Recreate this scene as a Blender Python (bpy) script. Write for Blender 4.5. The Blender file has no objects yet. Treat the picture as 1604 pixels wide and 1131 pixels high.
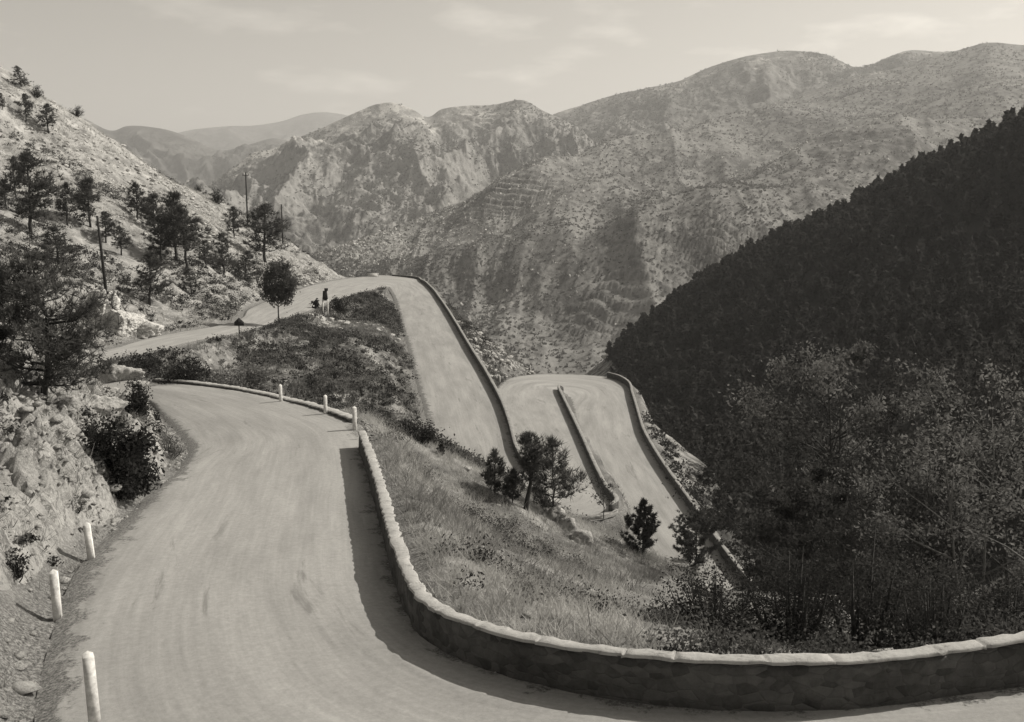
import bpy, math, random
import numpy as np
from mathutils import Vector

# ------------------------------------------------------------------ camera, light, exposure
SC = bpy.context.scene
COL = SC.collection
F, CX, CY, PITCH = 1600.0, 802.0, 565.5, math.radians(8.7)      # metres are measured from the eye point
cam = bpy.data.objects.new('camera', bpy.data.cameras.new('camera'))
COL.objects.link(cam)
cam.rotation_euler = (math.pi / 2 - PITCH, 0, 0)
cam.data.sensor_width = 36.0
cam.data.lens = 36.0 * F / 1604.0
cam.data.clip_start = 0.2
cam.data.clip_end = 40000
SC.camera = cam

SUN_EL, SUN_AZ = math.radians(40), math.radians(66)             # azimuth clockwise from +Y
to_sun = Vector((math.cos(SUN_EL) * math.sin(SUN_AZ), math.cos(SUN_EL) * math.cos(SUN_AZ), math.sin(SUN_EL)))
sun = bpy.data.objects.new('sun', bpy.data.lights.new('sun', 'SUN'))
COL.objects.link(sun)
sun.data.energy = 5.0
sun.data.angle = math.radians(0.5)
sun.data.color = (1.0, 0.945, 0.85)
sun.rotation_euler = (-to_sun).to_track_quat('-Z', 'Y').to_euler()

SC.view_settings.view_transform = 'Standard'
SC.view_settings.look = 'None'
SC.view_settings.gamma = 1.0
SC.view_settings.exposure = 0.1
SC.cycles.use_denoising = True
SC.cycles.max_bounces = 5
SC.cycles.diffuse_bounces = 2
SC.cycles.glossy_bounces = 1
SC.cycles.volume_bounces = 0

world = bpy.data.worlds.new("World")
SC.world = world
world.use_nodes = True
wt = world.node_tree
wt.nodes.clear()
def wn(t, **kw):
    n = wt.nodes.new(t)
    for k, v in kw.items():
        setattr(n, k, v)
    return n
w_out = wn('ShaderNodeOutputWorld')
w_bg = wn('ShaderNodeBackground')
w_bg.inputs['Strength'].default_value = 0.172
sky = wn('ShaderNodeTexSky', sky_type='NISHITA', sun_disc=False)
sky.sun_elevation = SUN_EL
sky.sun_rotation = SUN_AZ
sky.air_density = 1.0
sky.dust_density = 1.2
sky.ozone_density = 3.0
sep = wn('ShaderNodeSeparateColor')                                # a black-and-white film behind a warm filter sees mostly red
wt.links.new(sky.outputs[0], sep.inputs[0])
rg = wn('ShaderNodeMath', operation='MULTIPLY_ADD')
wt.links.new(sep.outputs[1], rg.inputs[0]); rg.inputs[1].default_value = 0.12
rsc = wn('ShaderNodeMath', operation='MULTIPLY')
wt.links.new(sep.outputs[0], rsc.inputs[0]); rsc.inputs[1].default_value = 0.88
wt.links.new(rsc.outputs[0], rg.inputs[2])
tc = wn('ShaderNodeTexCoord')
cmap = wn('ShaderNodeMapping')
cmap.inputs['Scale'].default_value = (3.4, 3.4, 12.0)
cmap.inputs['Location'].default_value = (1.3, 0.4, 2.2)
wt.links.new(tc.outputs['Generated'], cmap.inputs[0])
cn = wn('ShaderNodeTexNoise')
cn.inputs['Scale'].default_value = 1.6
cn.inputs['Detail'].default_value = 7
cn.inputs['Roughness'].default_value = 0.55
wt.links.new(cmap.outputs[0], cn.inputs['Vector'])
cr = wn('ShaderNodeMapRange')
cr.inputs['From Min'].default_value = 0.52
cr.inputs['From Max'].default_value = 0.70
cr.inputs['To Min'].default_value = 1.0
cr.inputs['To Max'].default_value = 1.6
wt.links.new(cn.outputs[0], cr.inputs[0])
cm = wn('ShaderNodeMath', operation='MULTIPLY')
wt.links.new(rg.outputs[0], cm.inputs[0]); wt.links.new(cr.outputs[0], cm.inputs[1])
tint = wn('ShaderNodeCombineColor')
for i, f in enumerate((1.0, 0.935, 0.83)):
    m = wn('ShaderNodeMath', operation='MULTIPLY')
    wt.links.new(cm.outputs[0], m.inputs[0]); m.inputs[1].default_value = f
    wt.links.new(m.outputs[0], tint.inputs[i])
wt.links.new(tint.outputs[0], w_bg.inputs['Color'])
wt.links.new(w_bg.outputs[0], w_out.inputs['Surface'])

HAZE_DENSITY = 0.00016

# ------------------------------------------------------------------ helpers
CP, SP = math.cos(PITCH), math.sin(PITCH)
def ray(px, py):
    u, v = (px - CX) / F, (py - CY) / F
    Y = CP - v * SP
    return u / Y, (-SP - v * CP) / Y
def at_d(px, py, d):
    a, b = ray(px, py)
    return (a * d, d, b * d)
def at_z(px, py, z):
    a, b = ray(px, py)
    d = z / b
    return (a * d, d, z)

def _h(ix, iy, iz):
    n = (ix.astype(np.int64) * 374761393 + iy.astype(np.int64) * 668265263 + iz.astype(np.int64) * 2147483647) & 0xffffffff
    n = ((n ^ (n >> 13)) * 1274126177) & 0xffffffff
    n = ((n ^ (n >> 16)) * 2246822519) & 0xffffffff
    return ((n ^ (n >> 15)) & 0xffffff) / float(0xffffff)
def vnoise(x, y, z=None):
    x = np.asarray(x, float); y = np.asarray(y, float)
    z = np.zeros_like(x) if z is None else np.asarray(z, float)
    x0, y0, z0 = np.floor(x), np.floor(y), np.floor(z)
    fx, fy, fz = x - x0, y - y0, z - z0
    fx, fy, fz = [f * f * f * (f * (f * 6 - 15) + 10) for f in (fx, fy, fz)]
    r = 0
    for dx in (0, 1):
        for dy in (0, 1):
            a = (fx if dx else 1 - fx) * (fy if dy else 1 - fy)
            r = r + a * ((1 - fz) * _h(x0 + dx, y0 + dy, z0) + fz * _h(x0 + dx, y0 + dy, z0 + 1))
    return r * 2 - 1
def fbm(x, y, z=None, oct=4, gain=0.5, ridged=False):
    s, a, t = 0, 1.0, 0
    x = np.asarray(x, float); y = np.asarray(y, float)
    zz = np.zeros_like(x) if z is None else z
    for i in range(oct):
        n = vnoise(x + 17.3 * i, y - 9.1 * i, zz + 3.7 * i)
        if ridged:
            n = 1 - 2 * np.abs(n)
        s = s + a * n; t += a
        a *= gain; x = x * 2.03; y = y * 2.03; zz = zz * 2.03
    return s / t
def sstep(a, b, x):
    t = np.clip((x - a) / (b - a), 0, 1)
    return t * t * (3 - 2 * t)

def mesh_np(name, V, Fs, mat, parent=None, smooth=False, uv=None, attrs=None):
    """one mesh object from a vertex array and a list of (M,k) face arrays"""
    me = bpy.data.meshes.new(name)
    V = np.asarray(V, np.float32)
    Fs = [np.asarray(f, np.int32) for f in Fs if len(f)]
    loops = np.concatenate([f.ravel() for f in Fs])
    sizes = np.concatenate([np.full(len(f), f.shape[1], np.int32) for f in Fs])
    starts = np.concatenate([[0], np.cumsum(sizes)[:-1]]).astype(np.int32)
    me.vertices.add(len(V)); me.vertices.foreach_set('co', V.ravel())
    me.loops.add(len(loops)); me.loops.foreach_set('vertex_index', loops)
    me.polygons.add(len(sizes)); me.polygons.foreach_set('loop_start', starts)
    me.polygons.foreach_set('loop_total', sizes)
    if smooth:
        me.polygons.foreach_set('use_smooth', np.ones(len(sizes), bool))
    if uv is not None:
        l = me.uv_layers.new(name='UVMap')
        l.data.foreach_set('uv', np.asarray(uv, np.float32)[loops].ravel())
    for k, a in (attrs or {}).items():
        at = me.attributes.new(k, 'FLOAT', 'POINT')
        at.data.foreach_set('value', np.asarray(a, np.float32))
    me.update(calc_edges=True)
    me.validate()
    me.materials.append(mat)
    o = bpy.data.objects.new(name, me)
    COL.objects.link(o)
    if parent is not None:
        o.parent = parent
    return o
def tag(o, label=None, cat=None, group=None, kind=None):
    if label: o['label'] = label
    if cat: o['category'] = cat
    if group: o['group'] = group
    if kind: o['kind'] = kind
    return o
def empty(name, loc, rz=0.0):
    o = bpy.data.objects.new(name, None)
    COL.objects.link(o)
    o.location = loc
    o.rotation_euler = (0, 0, rz)
    return o
def copy_tree(o, parent=None):
    c = o.copy(); COL.objects.link(c); c.parent = parent
    for ch in o.children:
        copy_tree(ch, c)
    return c
def grid_faces(nu, nv):
    i = np.arange((nu - 1) * (nv - 1)); a = (i // (nv - 1)) * nv + i % (nv - 1)
    return np.stack([a, a + nv, a + nv + 1, a + 1], 1)

class MB:
    """collects pieces into one mesh"""
    def __init__(s): s.v, s.q, s.t, s.n = [], [], [], 0
    def add(s, V, Q=None, T=None):
        V = np.asarray(V, float).reshape(-1, 3)
        if Q is not None and len(Q): s.q.append(np.asarray(Q) + s.n)
        if T is not None and len(T): s.t.append(np.asarray(T) + s.n)
        s.v.append(V); s.n += len(V)
    def tube(s, P, R, n=6):
        P = np.asarray(P, float); m = len(P)
        T = np.gradient(P, axis=0); T /= np.linalg.norm(T, axis=1, keepdims=True) + 1e-9
        ref = np.array([0.31, 0.95, 0.05]) if abs(T[0][2]) > 0.7 else np.array([0, 0, 1.0])
        A = np.cross(T, ref); A /= np.linalg.norm(A, axis=1, keepdims=True) + 1e-9
        B = np.cross(T, A)
        th = np.arange(n) * 2 * math.pi / n
        V = P[:, None] + np.asarray(R)[:, None, None] * (A[:, None] * np.cos(th)[None, :, None] + B[:, None] * np.sin(th)[None, :, None])
        Q = [(i * n + j, i * n + (j + 1) % n, (i + 1) * n + (j + 1) % n, (i + 1) * n + j) for i in range(m - 1) for j in range(n)]
        V = np.concatenate([V.reshape(-1, 3), P[-1:], P[:1]])
        T_ = [((m - 1) * n + j, (m - 1) * n + (j + 1) % n, m * n) for j in range(n)] + [((j + 1) % n, j, m * n + 1) for j in range(n)]
        s.add(V, Q, T_)
    def box(s, c, sz, rz=0.0, top=1.0):
        x, y, z = [k / 2 for k in sz]
        V = np.array([(-x, -y, -z), (x, -y, -z), (x, y, -z), (-x, y, -z), (-x * top, -y * top, z), (x * top, -y * top, z), (x * top, y * top, z), (-x * top, y * top, z)])
        c_, s_ = math.cos(rz), math.sin(rz)
        V = np.stack([V[:, 0] * c_ - V[:, 1] * s_, V[:, 0] * s_ + V[:, 1] * c_, V[:, 2]], 1) + np.asarray(c)
        s.add(V, [(0, 3, 2, 1), (4, 5, 6, 7), (0, 1, 5, 4), (1, 2, 6, 5), (2, 3, 7, 6), (3, 0, 4, 7)])
    def leaves(s, Cn, size, rng, aspect=0.5, up=0.0):
        Cn = np.asarray(Cn, float).reshape(-1, 3); N = len(Cn)
        a = rng.normal(size=(N, 3)); a[:, 2] *= (1 - up); a /= np.linalg.norm(a, axis=1, keepdims=True)
        b = np.cross(a, rng.normal(size=(N, 3))); b /= np.linalg.norm(b, axis=1, keepdims=True)
        sz = size * rng.uniform(0.6, 1.3, (N, 1))
        V = np.stack([Cn - a * sz, Cn + b * sz * aspect, Cn + a * sz, Cn - b * sz * aspect], 1)
        s.add(V, np.arange(4 * N).reshape(N, 4))
    def needles(s, Cn, D, ln, wd, k, rng, spread=0.9):
        """k thin blades fanning out of each tuft centre about direction D"""
        Cn = np.repeat(np.asarray(Cn, float), k, 0); D = np.repeat(np.asarray(D, float), k, 0); N = len(Cn)
        a = D + rng.normal(size=(N, 3)) * spread; a /= np.linalg.norm(a, axis=1, keepdims=True)
        b = np.cross(a, rng.normal(size=(N, 3))); b /= np.linalg.norm(b, axis=1, keepdims=True)
        l = ln * rng.uniform(0.6, 1.2, (N, 1))
        V = np.stack([Cn + b * wd * 0.5, Cn - b * wd * 0.5, Cn + a * l], 1)
        s.add(V, T=np.arange(3 * N).reshape(N, 3))
    def build(s, name, mat, parent=None, smooth=False):
        return mesh_np(name, np.concatenate(s.v), [np.concatenate(x) for x in (s.q, s.t) if x], mat, parent, smooth)

# ------------------------------------------------------------------ materials
def new_mat(name):
    m = bpy.data.materials.new(name); m.use_nodes = True
    nt = m.node_tree; nt.nodes.clear()
    out = nt.nodes.new('ShaderNodeOutputMaterial'); b = nt.nodes.new('ShaderNodeBsdfPrincipled')
    b.inputs['Specular IOR Level'].default_value = 0.12
    b.inputs['Roughness'].default_value = 0.9
    nt.links.new(b.outputs[0], out.inputs[0])
    return m, nt, b
def node(nt, t, **kw):
    n = nt.nodes.new(t)
    for k, v in kw.items():
        if k in n.inputs: n.inputs[k].default_value = v
        else: setattr(n, k, v)
    return n
def noise(nt, vec, scale, detail=4, rough=0.55, dist=0.0):
    n = node(nt, 'ShaderNodeTexNoise', Scale=scale, Detail=detail, Roughness=rough, Distortion=dist)
    if vec is not None: nt.links.new(vec, n.inputs['Vector'])
    return n.outputs[0]
def ramp(nt, src, stops):
    r = nt.nodes.new('ShaderNodeValToRGB')
    e = r.color_ramp.elements
    while len(e) < len(stops): e.new(0.5)
    for el, (p, c) in zip(e, stops):
        el.position = p
        el.color = (c * 1.0, c * 0.99, c * 0.965, 1) if not isinstance(c, tuple) else (*c, 1)
    nt.links.new(src, r.inputs[0])
    return r.outputs[0]
def mix(nt, fac, a, b, mode='MIX'):
    m = nt.nodes.new('ShaderNodeMix'); m.data_type = 'RGBA'; m.blend_type = mode
    for s, v in ((m.inputs['Factor'], fac), (m.inputs['A'], a), (m.inputs['B'], b)):
        if hasattr(v, 'is_linked'): nt.links.new(v, s)
        else:
            s.default_value = v if not (isinstance(v, float) and s.type == 'RGBA') else (v, v * .985, v * .95, 1)
    return m.outputs['Result']
def bump(nt, b, src, strength, dist):
    n = node(nt, 'ShaderNodeBump', Strength=strength, Distance=dist)
    nt.links.new(src, n.inputs['Height']); nt.links.new(n.outputs[0], b.inputs['Normal'])
    return n
def gpos(nt, scale=None):
    g = nt.nodes.new('ShaderNodeNewGeometry').outputs['Position']
    if scale is None: return g
    m = node(nt, 'ShaderNodeMapping', Scale=scale); nt.links.new(g, m.inputs[0])
    return m.outputs[0]
def attr(nt, name):
    return node(nt, 'ShaderNodeAttribute', attribute_name=name).outputs['Fac']
def mth(nt, op, a, b=0.0, clamp=False):
    m = nt.nodes.new('ShaderNodeMath'); m.operation = op; m.use_clamp = clamp
    for s, v in ((m.inputs[0], a), (m.inputs[1], b)):
        if hasattr(v, 'is_linked'): nt.links.new(v, s)
        else: s.default_value = v
    return m.outputs[0]

def mat_ground():
    m, nt, b = new_mat('hillside_ground')
    P = gpos(nt)
    grass = ramp(nt, noise(nt, P, 0.9, 6, 0.7), [(0.30, 0.11), (0.5, 0.25), (0.7, 0.42)])
    scrub = ramp(nt, noise(nt, P, 2.2, 5, 0.7), [(0.35, 0.025), (0.65, 0.085)])
    stone = ramp(nt, noise(nt, P, 1.6, 7, 0.75), [(0.32, 0.16), (0.5, 0.42), (0.7, 0.6)])
    patch = ramp(nt, noise(nt, P, 0.33, 6, 0.68, 0.4), [(0.44, 0.0), (0.56, 1.0)])
    grass = mix(nt, mth(nt, 'MULTIPLY', attr(nt, 'bank'), 0.75), grass, ramp(nt, noise(nt, P, 0.9, 6, 0.7), [(0.3, 0.08), (0.7, 0.22)]))
    c = mix(nt, mth(nt, 'MULTIPLY', patch, attr(nt, 'scrub'), True), grass, scrub)
    st = ramp(nt, noise(nt, P, 1.1, 7, 0.72, 0.3), [(0.52, 0.0), (0.60, 1.0)])
    sf = mth(nt, 'MULTIPLY', st, attr(nt, 'rock'), True)
    c = mix(nt, sf, c, stone)
    gr = ramp(nt, noise(nt, P, 16.0, 8, 0.8), [(0.38, 0.05), (0.5, 0.17), (0.6, 0.34)])
    pale = ramp(nt, noise(nt, P, 0.5, 7, 0.7), [(0.35, 0.17), (0.5, 0.34), (0.65, 0.5)])
    c = mix(nt, mth(nt, 'MULTIPLY', attr(nt, 'pale'), ramp(nt, noise(nt, P, 0.21, 6, 0.65), [(0.38, 0.25), (0.55, 1.0)]), True), c, pale)
    c = mix(nt, attr(nt, 'verge'), c, gr)
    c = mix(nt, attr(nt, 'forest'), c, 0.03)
    nt.links.new(c, b.inputs['Base Color'])
    bump(nt, b, noise(nt, P, 5.0, 8, 0.75), 0.8, 0.14)
    return m
def mat_mountain(name, dark, light, rock, dens, scale, rock_th=0.58):
    m, nt, b = new_mat(name)
    P = gpos(nt, (1.0, 0.5, 1.0))
    v = noise(nt, P, scale, 8, 0.68)
    big = noise(nt, P, scale * 0.13, 5, 0.6, 0.6)
    s = mth(nt, 'ADD', mth(nt, 'MULTIPLY', v, 0.6), mth(nt, 'MULTIPLY', big, 0.4))
    c = ramp(nt, s, [(dens - 0.06, dark), (dens, (dark + light) / 2), (dens + 0.07, light)])
    cell = node(nt, 'ShaderNodeTexVoronoi', Scale=scale * 2.6, Randomness=1.0); nt.links.new(P, cell.inputs['Vector'])
    dots = ramp(nt, cell.outputs[0], [(0.18, 0.0), (0.38, 1.0)])
    dotmask = ramp(nt, noise(nt, P, scale * 0.35, 5, 0.6), [(0.42, 0.0), (0.6, 1.0)])
    c = mix(nt, mth(nt, 'MULTIPLY', mth(nt, 'SUBTRACT', 1.0, dots), mth(nt, 'MULTIPLY', dotmask, 0.8)), c, dark)
    rk = mth(nt, 'ADD', mth(nt, 'MULTIPLY', noise(nt, P, scale * 0.45, 9, 0.75), 0.75), mth(nt, 'MULTIPLY', attr(nt, 'rock'), 0.25))
    c = mix(nt, ramp(nt, rk, [(rock_th, 0.0), (rock_th + 0.06, 1.0)]), c, rock)
    nt.links.new(c, b.inputs['Base Color'])
    bump(nt, b, noise(nt, P, scale * 1.5, 8, 0.75), 0.8, 0.22 / scale)
    return m
def mat_rock(name='limestone', lo=0.2, hi=0.55, sc=1.0):
    m, nt, b = new_mat(name)
    P = gpos(nt)
    n = mth(nt, 'ADD', mth(nt, 'MULTIPLY', noise(nt, P, 1.3 * sc, 8, 0.75, 0.3), 0.6), mth(nt, 'MULTIPLY', noise(nt, P, 6.5 * sc, 8, 0.8), 0.4))
    c = ramp(nt, n, [(0.37, lo * 0.3), (0.46, (lo + hi) / 2), (0.62, hi)])
    crk = ramp(nt, noise(nt, P, 1.9 * sc, 9, 0.72, 1.2), [(0.455, 0.0), (0.49, 1.0), (0.51, 1.0), (0.545, 0.0)])
    crm = ramp(nt, noise(nt, P, 0.9 * sc, 4, 0.6), [(0.45, 0.0), (0.6, 1.0)])
    c = mix(nt, mth(nt, 'MULTIPLY', mth(nt, 'MULTIPLY', crk, crm), 0.7), c, 0.08)
    lich = ramp(nt, noise(nt, P, 2.6 * sc, 9, 0.78), [(0.53, 0.0), (0.60, 1.0)])
    c = mix(nt, mth(nt, 'MULTIPLY', lich, 0.6), c, 0.10)
    nt.links.new(c, b.inputs['Base Color'])
    bump(nt, b, n, 1.0, 0.22)
    return m
def mat_road():
    m, nt, b = new_mat('road_surface')
    uv = nt.nodes.new('ShaderNodeUVMap').outputs[0]
    mp = node(nt, 'ShaderNodeMapping', Scale=(4.6, 0.13, 1)); nt.links.new(uv, mp.inputs[0])
    streak = noise(nt, mp.outputs[0], 2.0, 7, 0.62, 0.25)
    mp2 = node(nt, 'ShaderNodeMapping', Scale=(1.0, 0.16, 1)); nt.links.new(uv, mp2.inputs[0])
    patch = noise(nt, mp2.outputs[0], 0.7, 7, 0.66, 0.15)
    P = gpos(nt)
    fine = noise(nt, P, 9.0, 9, 0.85)
    s = mth(nt, 'ADD', mth(nt, 'MULTIPLY', streak, 0.15), mth(nt, 'ADD', mth(nt, 'MULTIPLY', patch, 0.40), mth(nt, 'MULTIPLY', fine, 0.36)))
    c = ramp(nt, s, [(0.33, 0.20), (0.455, 0.30), (0.58, 0.41)])
    # tar repairs and oil patches
    t = mth(nt, 'MULTIPLY', ramp(nt, noise(nt, mp2.outputs[0], 1.1, 7, 0.7, 0.8), [(0.60, 0.0), (0.67, 1.0)]), 0.55)
    c = mix(nt, t, c, 0.13)
    e = attr(nt, 'edge')
    edn = mth(nt, 'ADD', mth(nt, 'MULTIPLY', e, 0.9), mth(nt, 'MULTIPLY', noise(nt, P, 1.3, 8, 0.75), 2.0))
    lit = ramp(nt, noise(nt, P, 18.0, 8, 0.8), [(0.38, 0.05), (0.5, 0.16), (0.62, 0.34)])
    c = mix(nt, ramp(nt, edn, [(0.88, 0.0), (1.0, 1.0)]), c, lit)
    nt.links.new(c, b.inputs['Base Color'])
    bump(nt, b, fine, 0.35, 0.02)
    return m
def mat_masonry(name, lo, hi, sc=1.0):
    m, nt, b = new_mat(name)
    P = gpos(nt)
    vo = node(nt, 'ShaderNodeTexVoronoi', feature='DISTANCE_TO_EDGE', Scale=3.2 * sc)
    mp = node(nt, 'ShaderNodeMapping', Scale=(1, 1, 1.7)); nt.links.new(P, mp.inputs[0]); nt.links.new(mp.outputs[0], vo.inputs['Vector'])
    vc = node(nt, 'ShaderNodeTexVoronoi', Scale=3.2 * sc); nt.links.new(mp.outputs[0], vc.inputs['Vector'])
    sepc = nt.nodes.new('ShaderNodeSeparateColor'); nt.links.new(vc.outputs['Color'], sepc.inputs[0])
    s = mth(nt, 'ADD', mth(nt, 'MULTIPLY', sepc.outputs[0], 0.32), mth(nt, 'MULTIPLY', noise(nt, P, 4.0, 9, 0.8), 0.8))
    c = ramp(nt, s, [(0.3, lo), (0.85, hi)])
    st = ramp(nt, noise(nt, P, 0.8, 5, 0.65), [(0.5, 0.0), (0.7, 0.6)])
    c = mix(nt, st, c, lo * 0.7)
    nt.links.new(c, b.inputs['Base Color'])
    h = mth(nt, 'ADD', mth(nt, 'MULTIPLY', ramp(nt, vo.outputs[0], [(0.0, 0.0), (0.12, 1.0)]), 0.35), mth(nt, 'MULTIPLY', noise(nt, P, 6, 9, 0.75), 0.9))
    bump(nt, b, h, 0.7, 0.05)
    return m
def mat_leaf(name, c, var=0.5, sc=1.2, trans=0.4):
    m, nt, b = new_mat(name)
    P = gpos(nt)
    col = ramp(nt, noise(nt, P, sc, 5, 0.65), [(0.3, c * (1 - var)), (0.7, c * (1 + var))])
    nt.links.new(col, b.inputs['Base Color'])
    tr = nt.nodes.new('ShaderNodeBsdfTranslucent'); nt.links.new(col, tr.inputs['Color'])
    mx = nt.nodes.new('ShaderNodeMixShader'); mx.inputs[0].default_value = trans
    nt.links.new(b.outputs[0], mx.inputs[1]); nt.links.new(tr.outputs[0], mx.inputs[2])
    nt.links.new(mx.outputs[0], nt.nodes['Material Output'].inputs[0])
    return m
def mat_plain(name, c, var=0.35, sc=3.0, rough=0.9, trans=0.0):
    m, nt, b = new_mat(name)
    P = gpos(nt)
    nt.links.new(ramp(nt, noise(nt, P, sc, 5, 0.65), [(0.3, c * (1 - var)), (0.7, c * (1 + var))]), b.inputs['Base Color'])
    b.inputs['Roughness'].default_value = rough
    return m
def mat_coping(name, c):
    m, nt, b = new_mat(name)
    P = gpos(nt)
    s = mth(nt, 'ADD', mth(nt, 'MULTIPLY', noise(nt, P, 2.2, 8, 0.75), 0.6), mth(nt, 'MULTIPLY', noise(nt, P, 14, 6, 0.75), 0.4))
    col = ramp(nt, s, [(0.33, c * 0.35), (0.46, c), (0.7, c * 1.45)])
    nt.links.new(col, b.inputs['Base Color'])
    bump(nt, b, s, 0.8, 0.05)
    return m
M = dict(
    mid_bush=mat_leaf('mid_bush_leaves', 0.10, 0.5, 1.2),    near_pine=mat_leaf('near_pine_needles', 0.11, 0.45, 1.5),     ground=mat_ground(), road=mat_road(), rock=mat_rock('limestone', 0.22, 0.55), pale_rock=mat_rock('pale_limestone', 0.42, 0.78, 1.2), rubble=mat_rock('rubble', 0.35, 0.68, 3.0),
    masonry=mat_masonry('wall_masonry', 0.045, 0.15, 1.5), coping=mat_coping('coping_stone', 0.36), far_coping=mat_coping('weathered_coping', 0.26),
    retaining=mat_masonry('retaining_masonry', 0.2, 0.45),
    pine=mat_leaf('pine_needles', 0.085, 0.5, 1.2), bark=mat_plain('bark', 0.05, 0.5, 6.0), pale_bark=mat_plain('pale_bark', 0.055, 0.5, 6.0),
    leaf=mat_leaf('broad_leaves', 0.05, 0.5, 1.2), pale_leaf=mat_leaf('pale_leaves', 0.17, 0.6, 0.6), bush=mat_leaf('bush_leaves', 0.034, 0.5, 1.5),
    grey_bush=mat_leaf('grey_scrub_leaves', 0.17, 0.5, 1.5), grass=mat_leaf('dry_grass', 0.46, 0.35, 0.35), green_grass=mat_leaf('dull_grass', 0.25, 0.5, 0.35),
    forest=mat_leaf('forest_needles', 0.05, 0.5, 0.2), hill_scrub=mat_leaf('hill_scrub_leaves', 0.15, 0.5, 0.02, 0.3), silver_bark=mat_plain('silver_bark', 0.13, 0.4, 6.0), white=mat_plain('white_paint', 0.64, 0.32, 11.0, 0.8), wood=mat_plain('tarred_wood', 0.035, 0.4, 5.0),
    dark=mat_plain('dark_sheet_metal', 0.03, 0.3, 4.0, 0.6),
    hill=mat_mountain('maquis_slope', 0.085, 0.23, 0.4, 0.485, 0.10, 0.60),
    cliff=mat_mountain('rocky_slope', 0.08, 0.27, 0.48, 0.48, 0.055, 0.53),
    massif=mat_mountain('massif_slope', 0.085, 0.22, 0.40, 0.495, 0.05, 0.555),
    far=mat_mountain('far_slope', 0.06, 0.15, 0.3, 0.5, 0.012, 0.62),
)

# ------------------------------------------------------------------ the road: left and right edge, pair by pair
def zz(p, z): return at_z(p[0], p[1], z)
W = lambda x, y, z: (x, y, z)
# outer edge of the near bend comes from the top edge of its parapet, half a metre above the road
WALL_H = 0.76
_wt = [(1760, 968, -6.30), (1604, 1000, -6.40), (1500, 1015, -6.45), (1400, 1028, -6.45), (1300, 1034, -6.45), (1200, 1035, -6.45), (1100, 1033, -6.47), (1000, 1025, -6.5),
       (900, 1013, -6.55), (800, 993, -6.62), (720, 970, -6.7), (660, 940, -6.8), (635, 905, -6.88), (617, 860, -7.0), (600, 800, -7.2), (585, 745, -7.45),
       (572, 705, -7.7), (561, 674, -7.92)]
wallA = []
for x, y, z in _wt:
    p = at_z(x, y, z + WALL_H); wallA.append((p[0], p[1], z))
kerbA = [zz((548, 668), -7.98), zz((509, 653), -8.1), zz((440, 634), -8.4), zz((380, 620), -8.6), zz((330, 612), -8.75), zz((280, 606), -8.9), zz((240, 603), -9.0)]
outer = wallA + kerbA
inner = [W(10.5, 8.6, -6.3), W(9, 8.3, -6.3), W(4, 7.9, -6.32), W(0, 8.2, -6.36), W(-3.5, 9.4, -6.4), W(-5.6, 11.8, -6.45), zz((112, 1000), -6.52), zz((150, 882), -6.85), zz((200, 825), -7.05),
         zz((262, 760), -7.35), zz((300, 715), -7.65), zz((307, 697), -7.75), zz((290, 668), -8.0), zz((255, 640), -8.4), zz((235, 622), -8.75)]
def resample(P, n):
    P = np.asarray(P, float)
    s = np.concatenate([[0], np.cumsum(np.linalg.norm(np.diff(P[:, :2], axis=0), axis=1))])
    Q = np.vstack([2 * P[0] - P[1], P, 2 * P[-1] - P[-2]])
    t = np.linspace(0, s[-1], n)
    k = np.clip(np.searchsorted(s, t, side='right') - 1, 0, len(P) - 2)
    u = ((t - s[k]) / (s[k + 1] - s[k]))[:, None]
    p0, p1, p2, p3 = Q[k], Q[k + 1], Q[k + 2], Q[k + 3]
    # non-uniform tangents keep uneven spacing from overshooting
    d0 = np.maximum(np.linalg.norm(p1 - p0, axis=1), 1e-6)[:, None]; d1 = np.linalg.norm(p2 - p1, axis=1)[:, None]; d2 = np.maximum(np.linalg.norm(p3 - p2, axis=1), 1e-6)[:, None]
    m1 = (p2 - p1) + d1 * ((p1 - p0) / d0 - (p2 - p0) / (d0 + d1))
    m2 = (p2 - p1) + d1 * ((p3 - p2) / d2 - (p3 - p1) / (d1 + d2))
    return (2 * u**3 - 3 * u**2 + 1) * p1 + (u**3 - 2 * u**2 + u) * m1 + (-2 * u**3 + 3 * u**2) * p2 + (u**3 - u**2) * m2
nA = 15
# pair the edges of the near bend by hand-picked fractions so the cross-sections stay square to the road
Ro = resample(outer, 400); Ri = resample(inner, 400)
def frac_of(P, q): return int(np.argmin(np.linalg.norm(P[:, :2] - np.array(q)[:2], axis=1)))
pairsA = [(frac_of(Ri, (10.5, 8.6)), frac_of(Ro, wallA[0])), (frac_of(Ri, (4, 7.9)), frac_of(Ro, wallA[4])), (frac_of(Ri, (0, 8.2)), frac_of(Ro, wallA[7])),
          (frac_of(Ri, (-3.5, 9.4)), frac_of(Ro, wallA[9])), (frac_of(Ri, (-5.6, 11.8)), frac_of(Ro, wallA[10])), (frac_of(Ri, inner[6]), frac_of(Ro, wallA[11])),
          (frac_of(Ri, inner[7]), frac_of(Ro, wallA[13])), (frac_of(Ri, inner[8]), frac_of(Ro, wallA[14])), (frac_of(Ri, inner[9]), frac_of(Ro, wallA[15])),
          (frac_of(Ri, inner[11]), frac_of(Ro, kerbA[1])), (frac_of(Ri, inner[12]), frac_of(Ro, kerbA[2])), (frac_of(Ri, inner[13]), frac_of(Ro, kerbA[4])), (399, 399)]
Ledge, Redge = [], []
for (a0, b0), (a1, b1) in zip(pairsA[:-1], pairsA[1:]):
    n = 8
    for k in range(n):
        Ledge.append(Ri[int(round(a0 + (a1 - a0) * k / n))]); Redge.append(Ro[int(round(b0 + (b1 - b0) * k / n))])
Ledge.append(Ri[-1]); Redge.append(Ro[-1])
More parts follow.
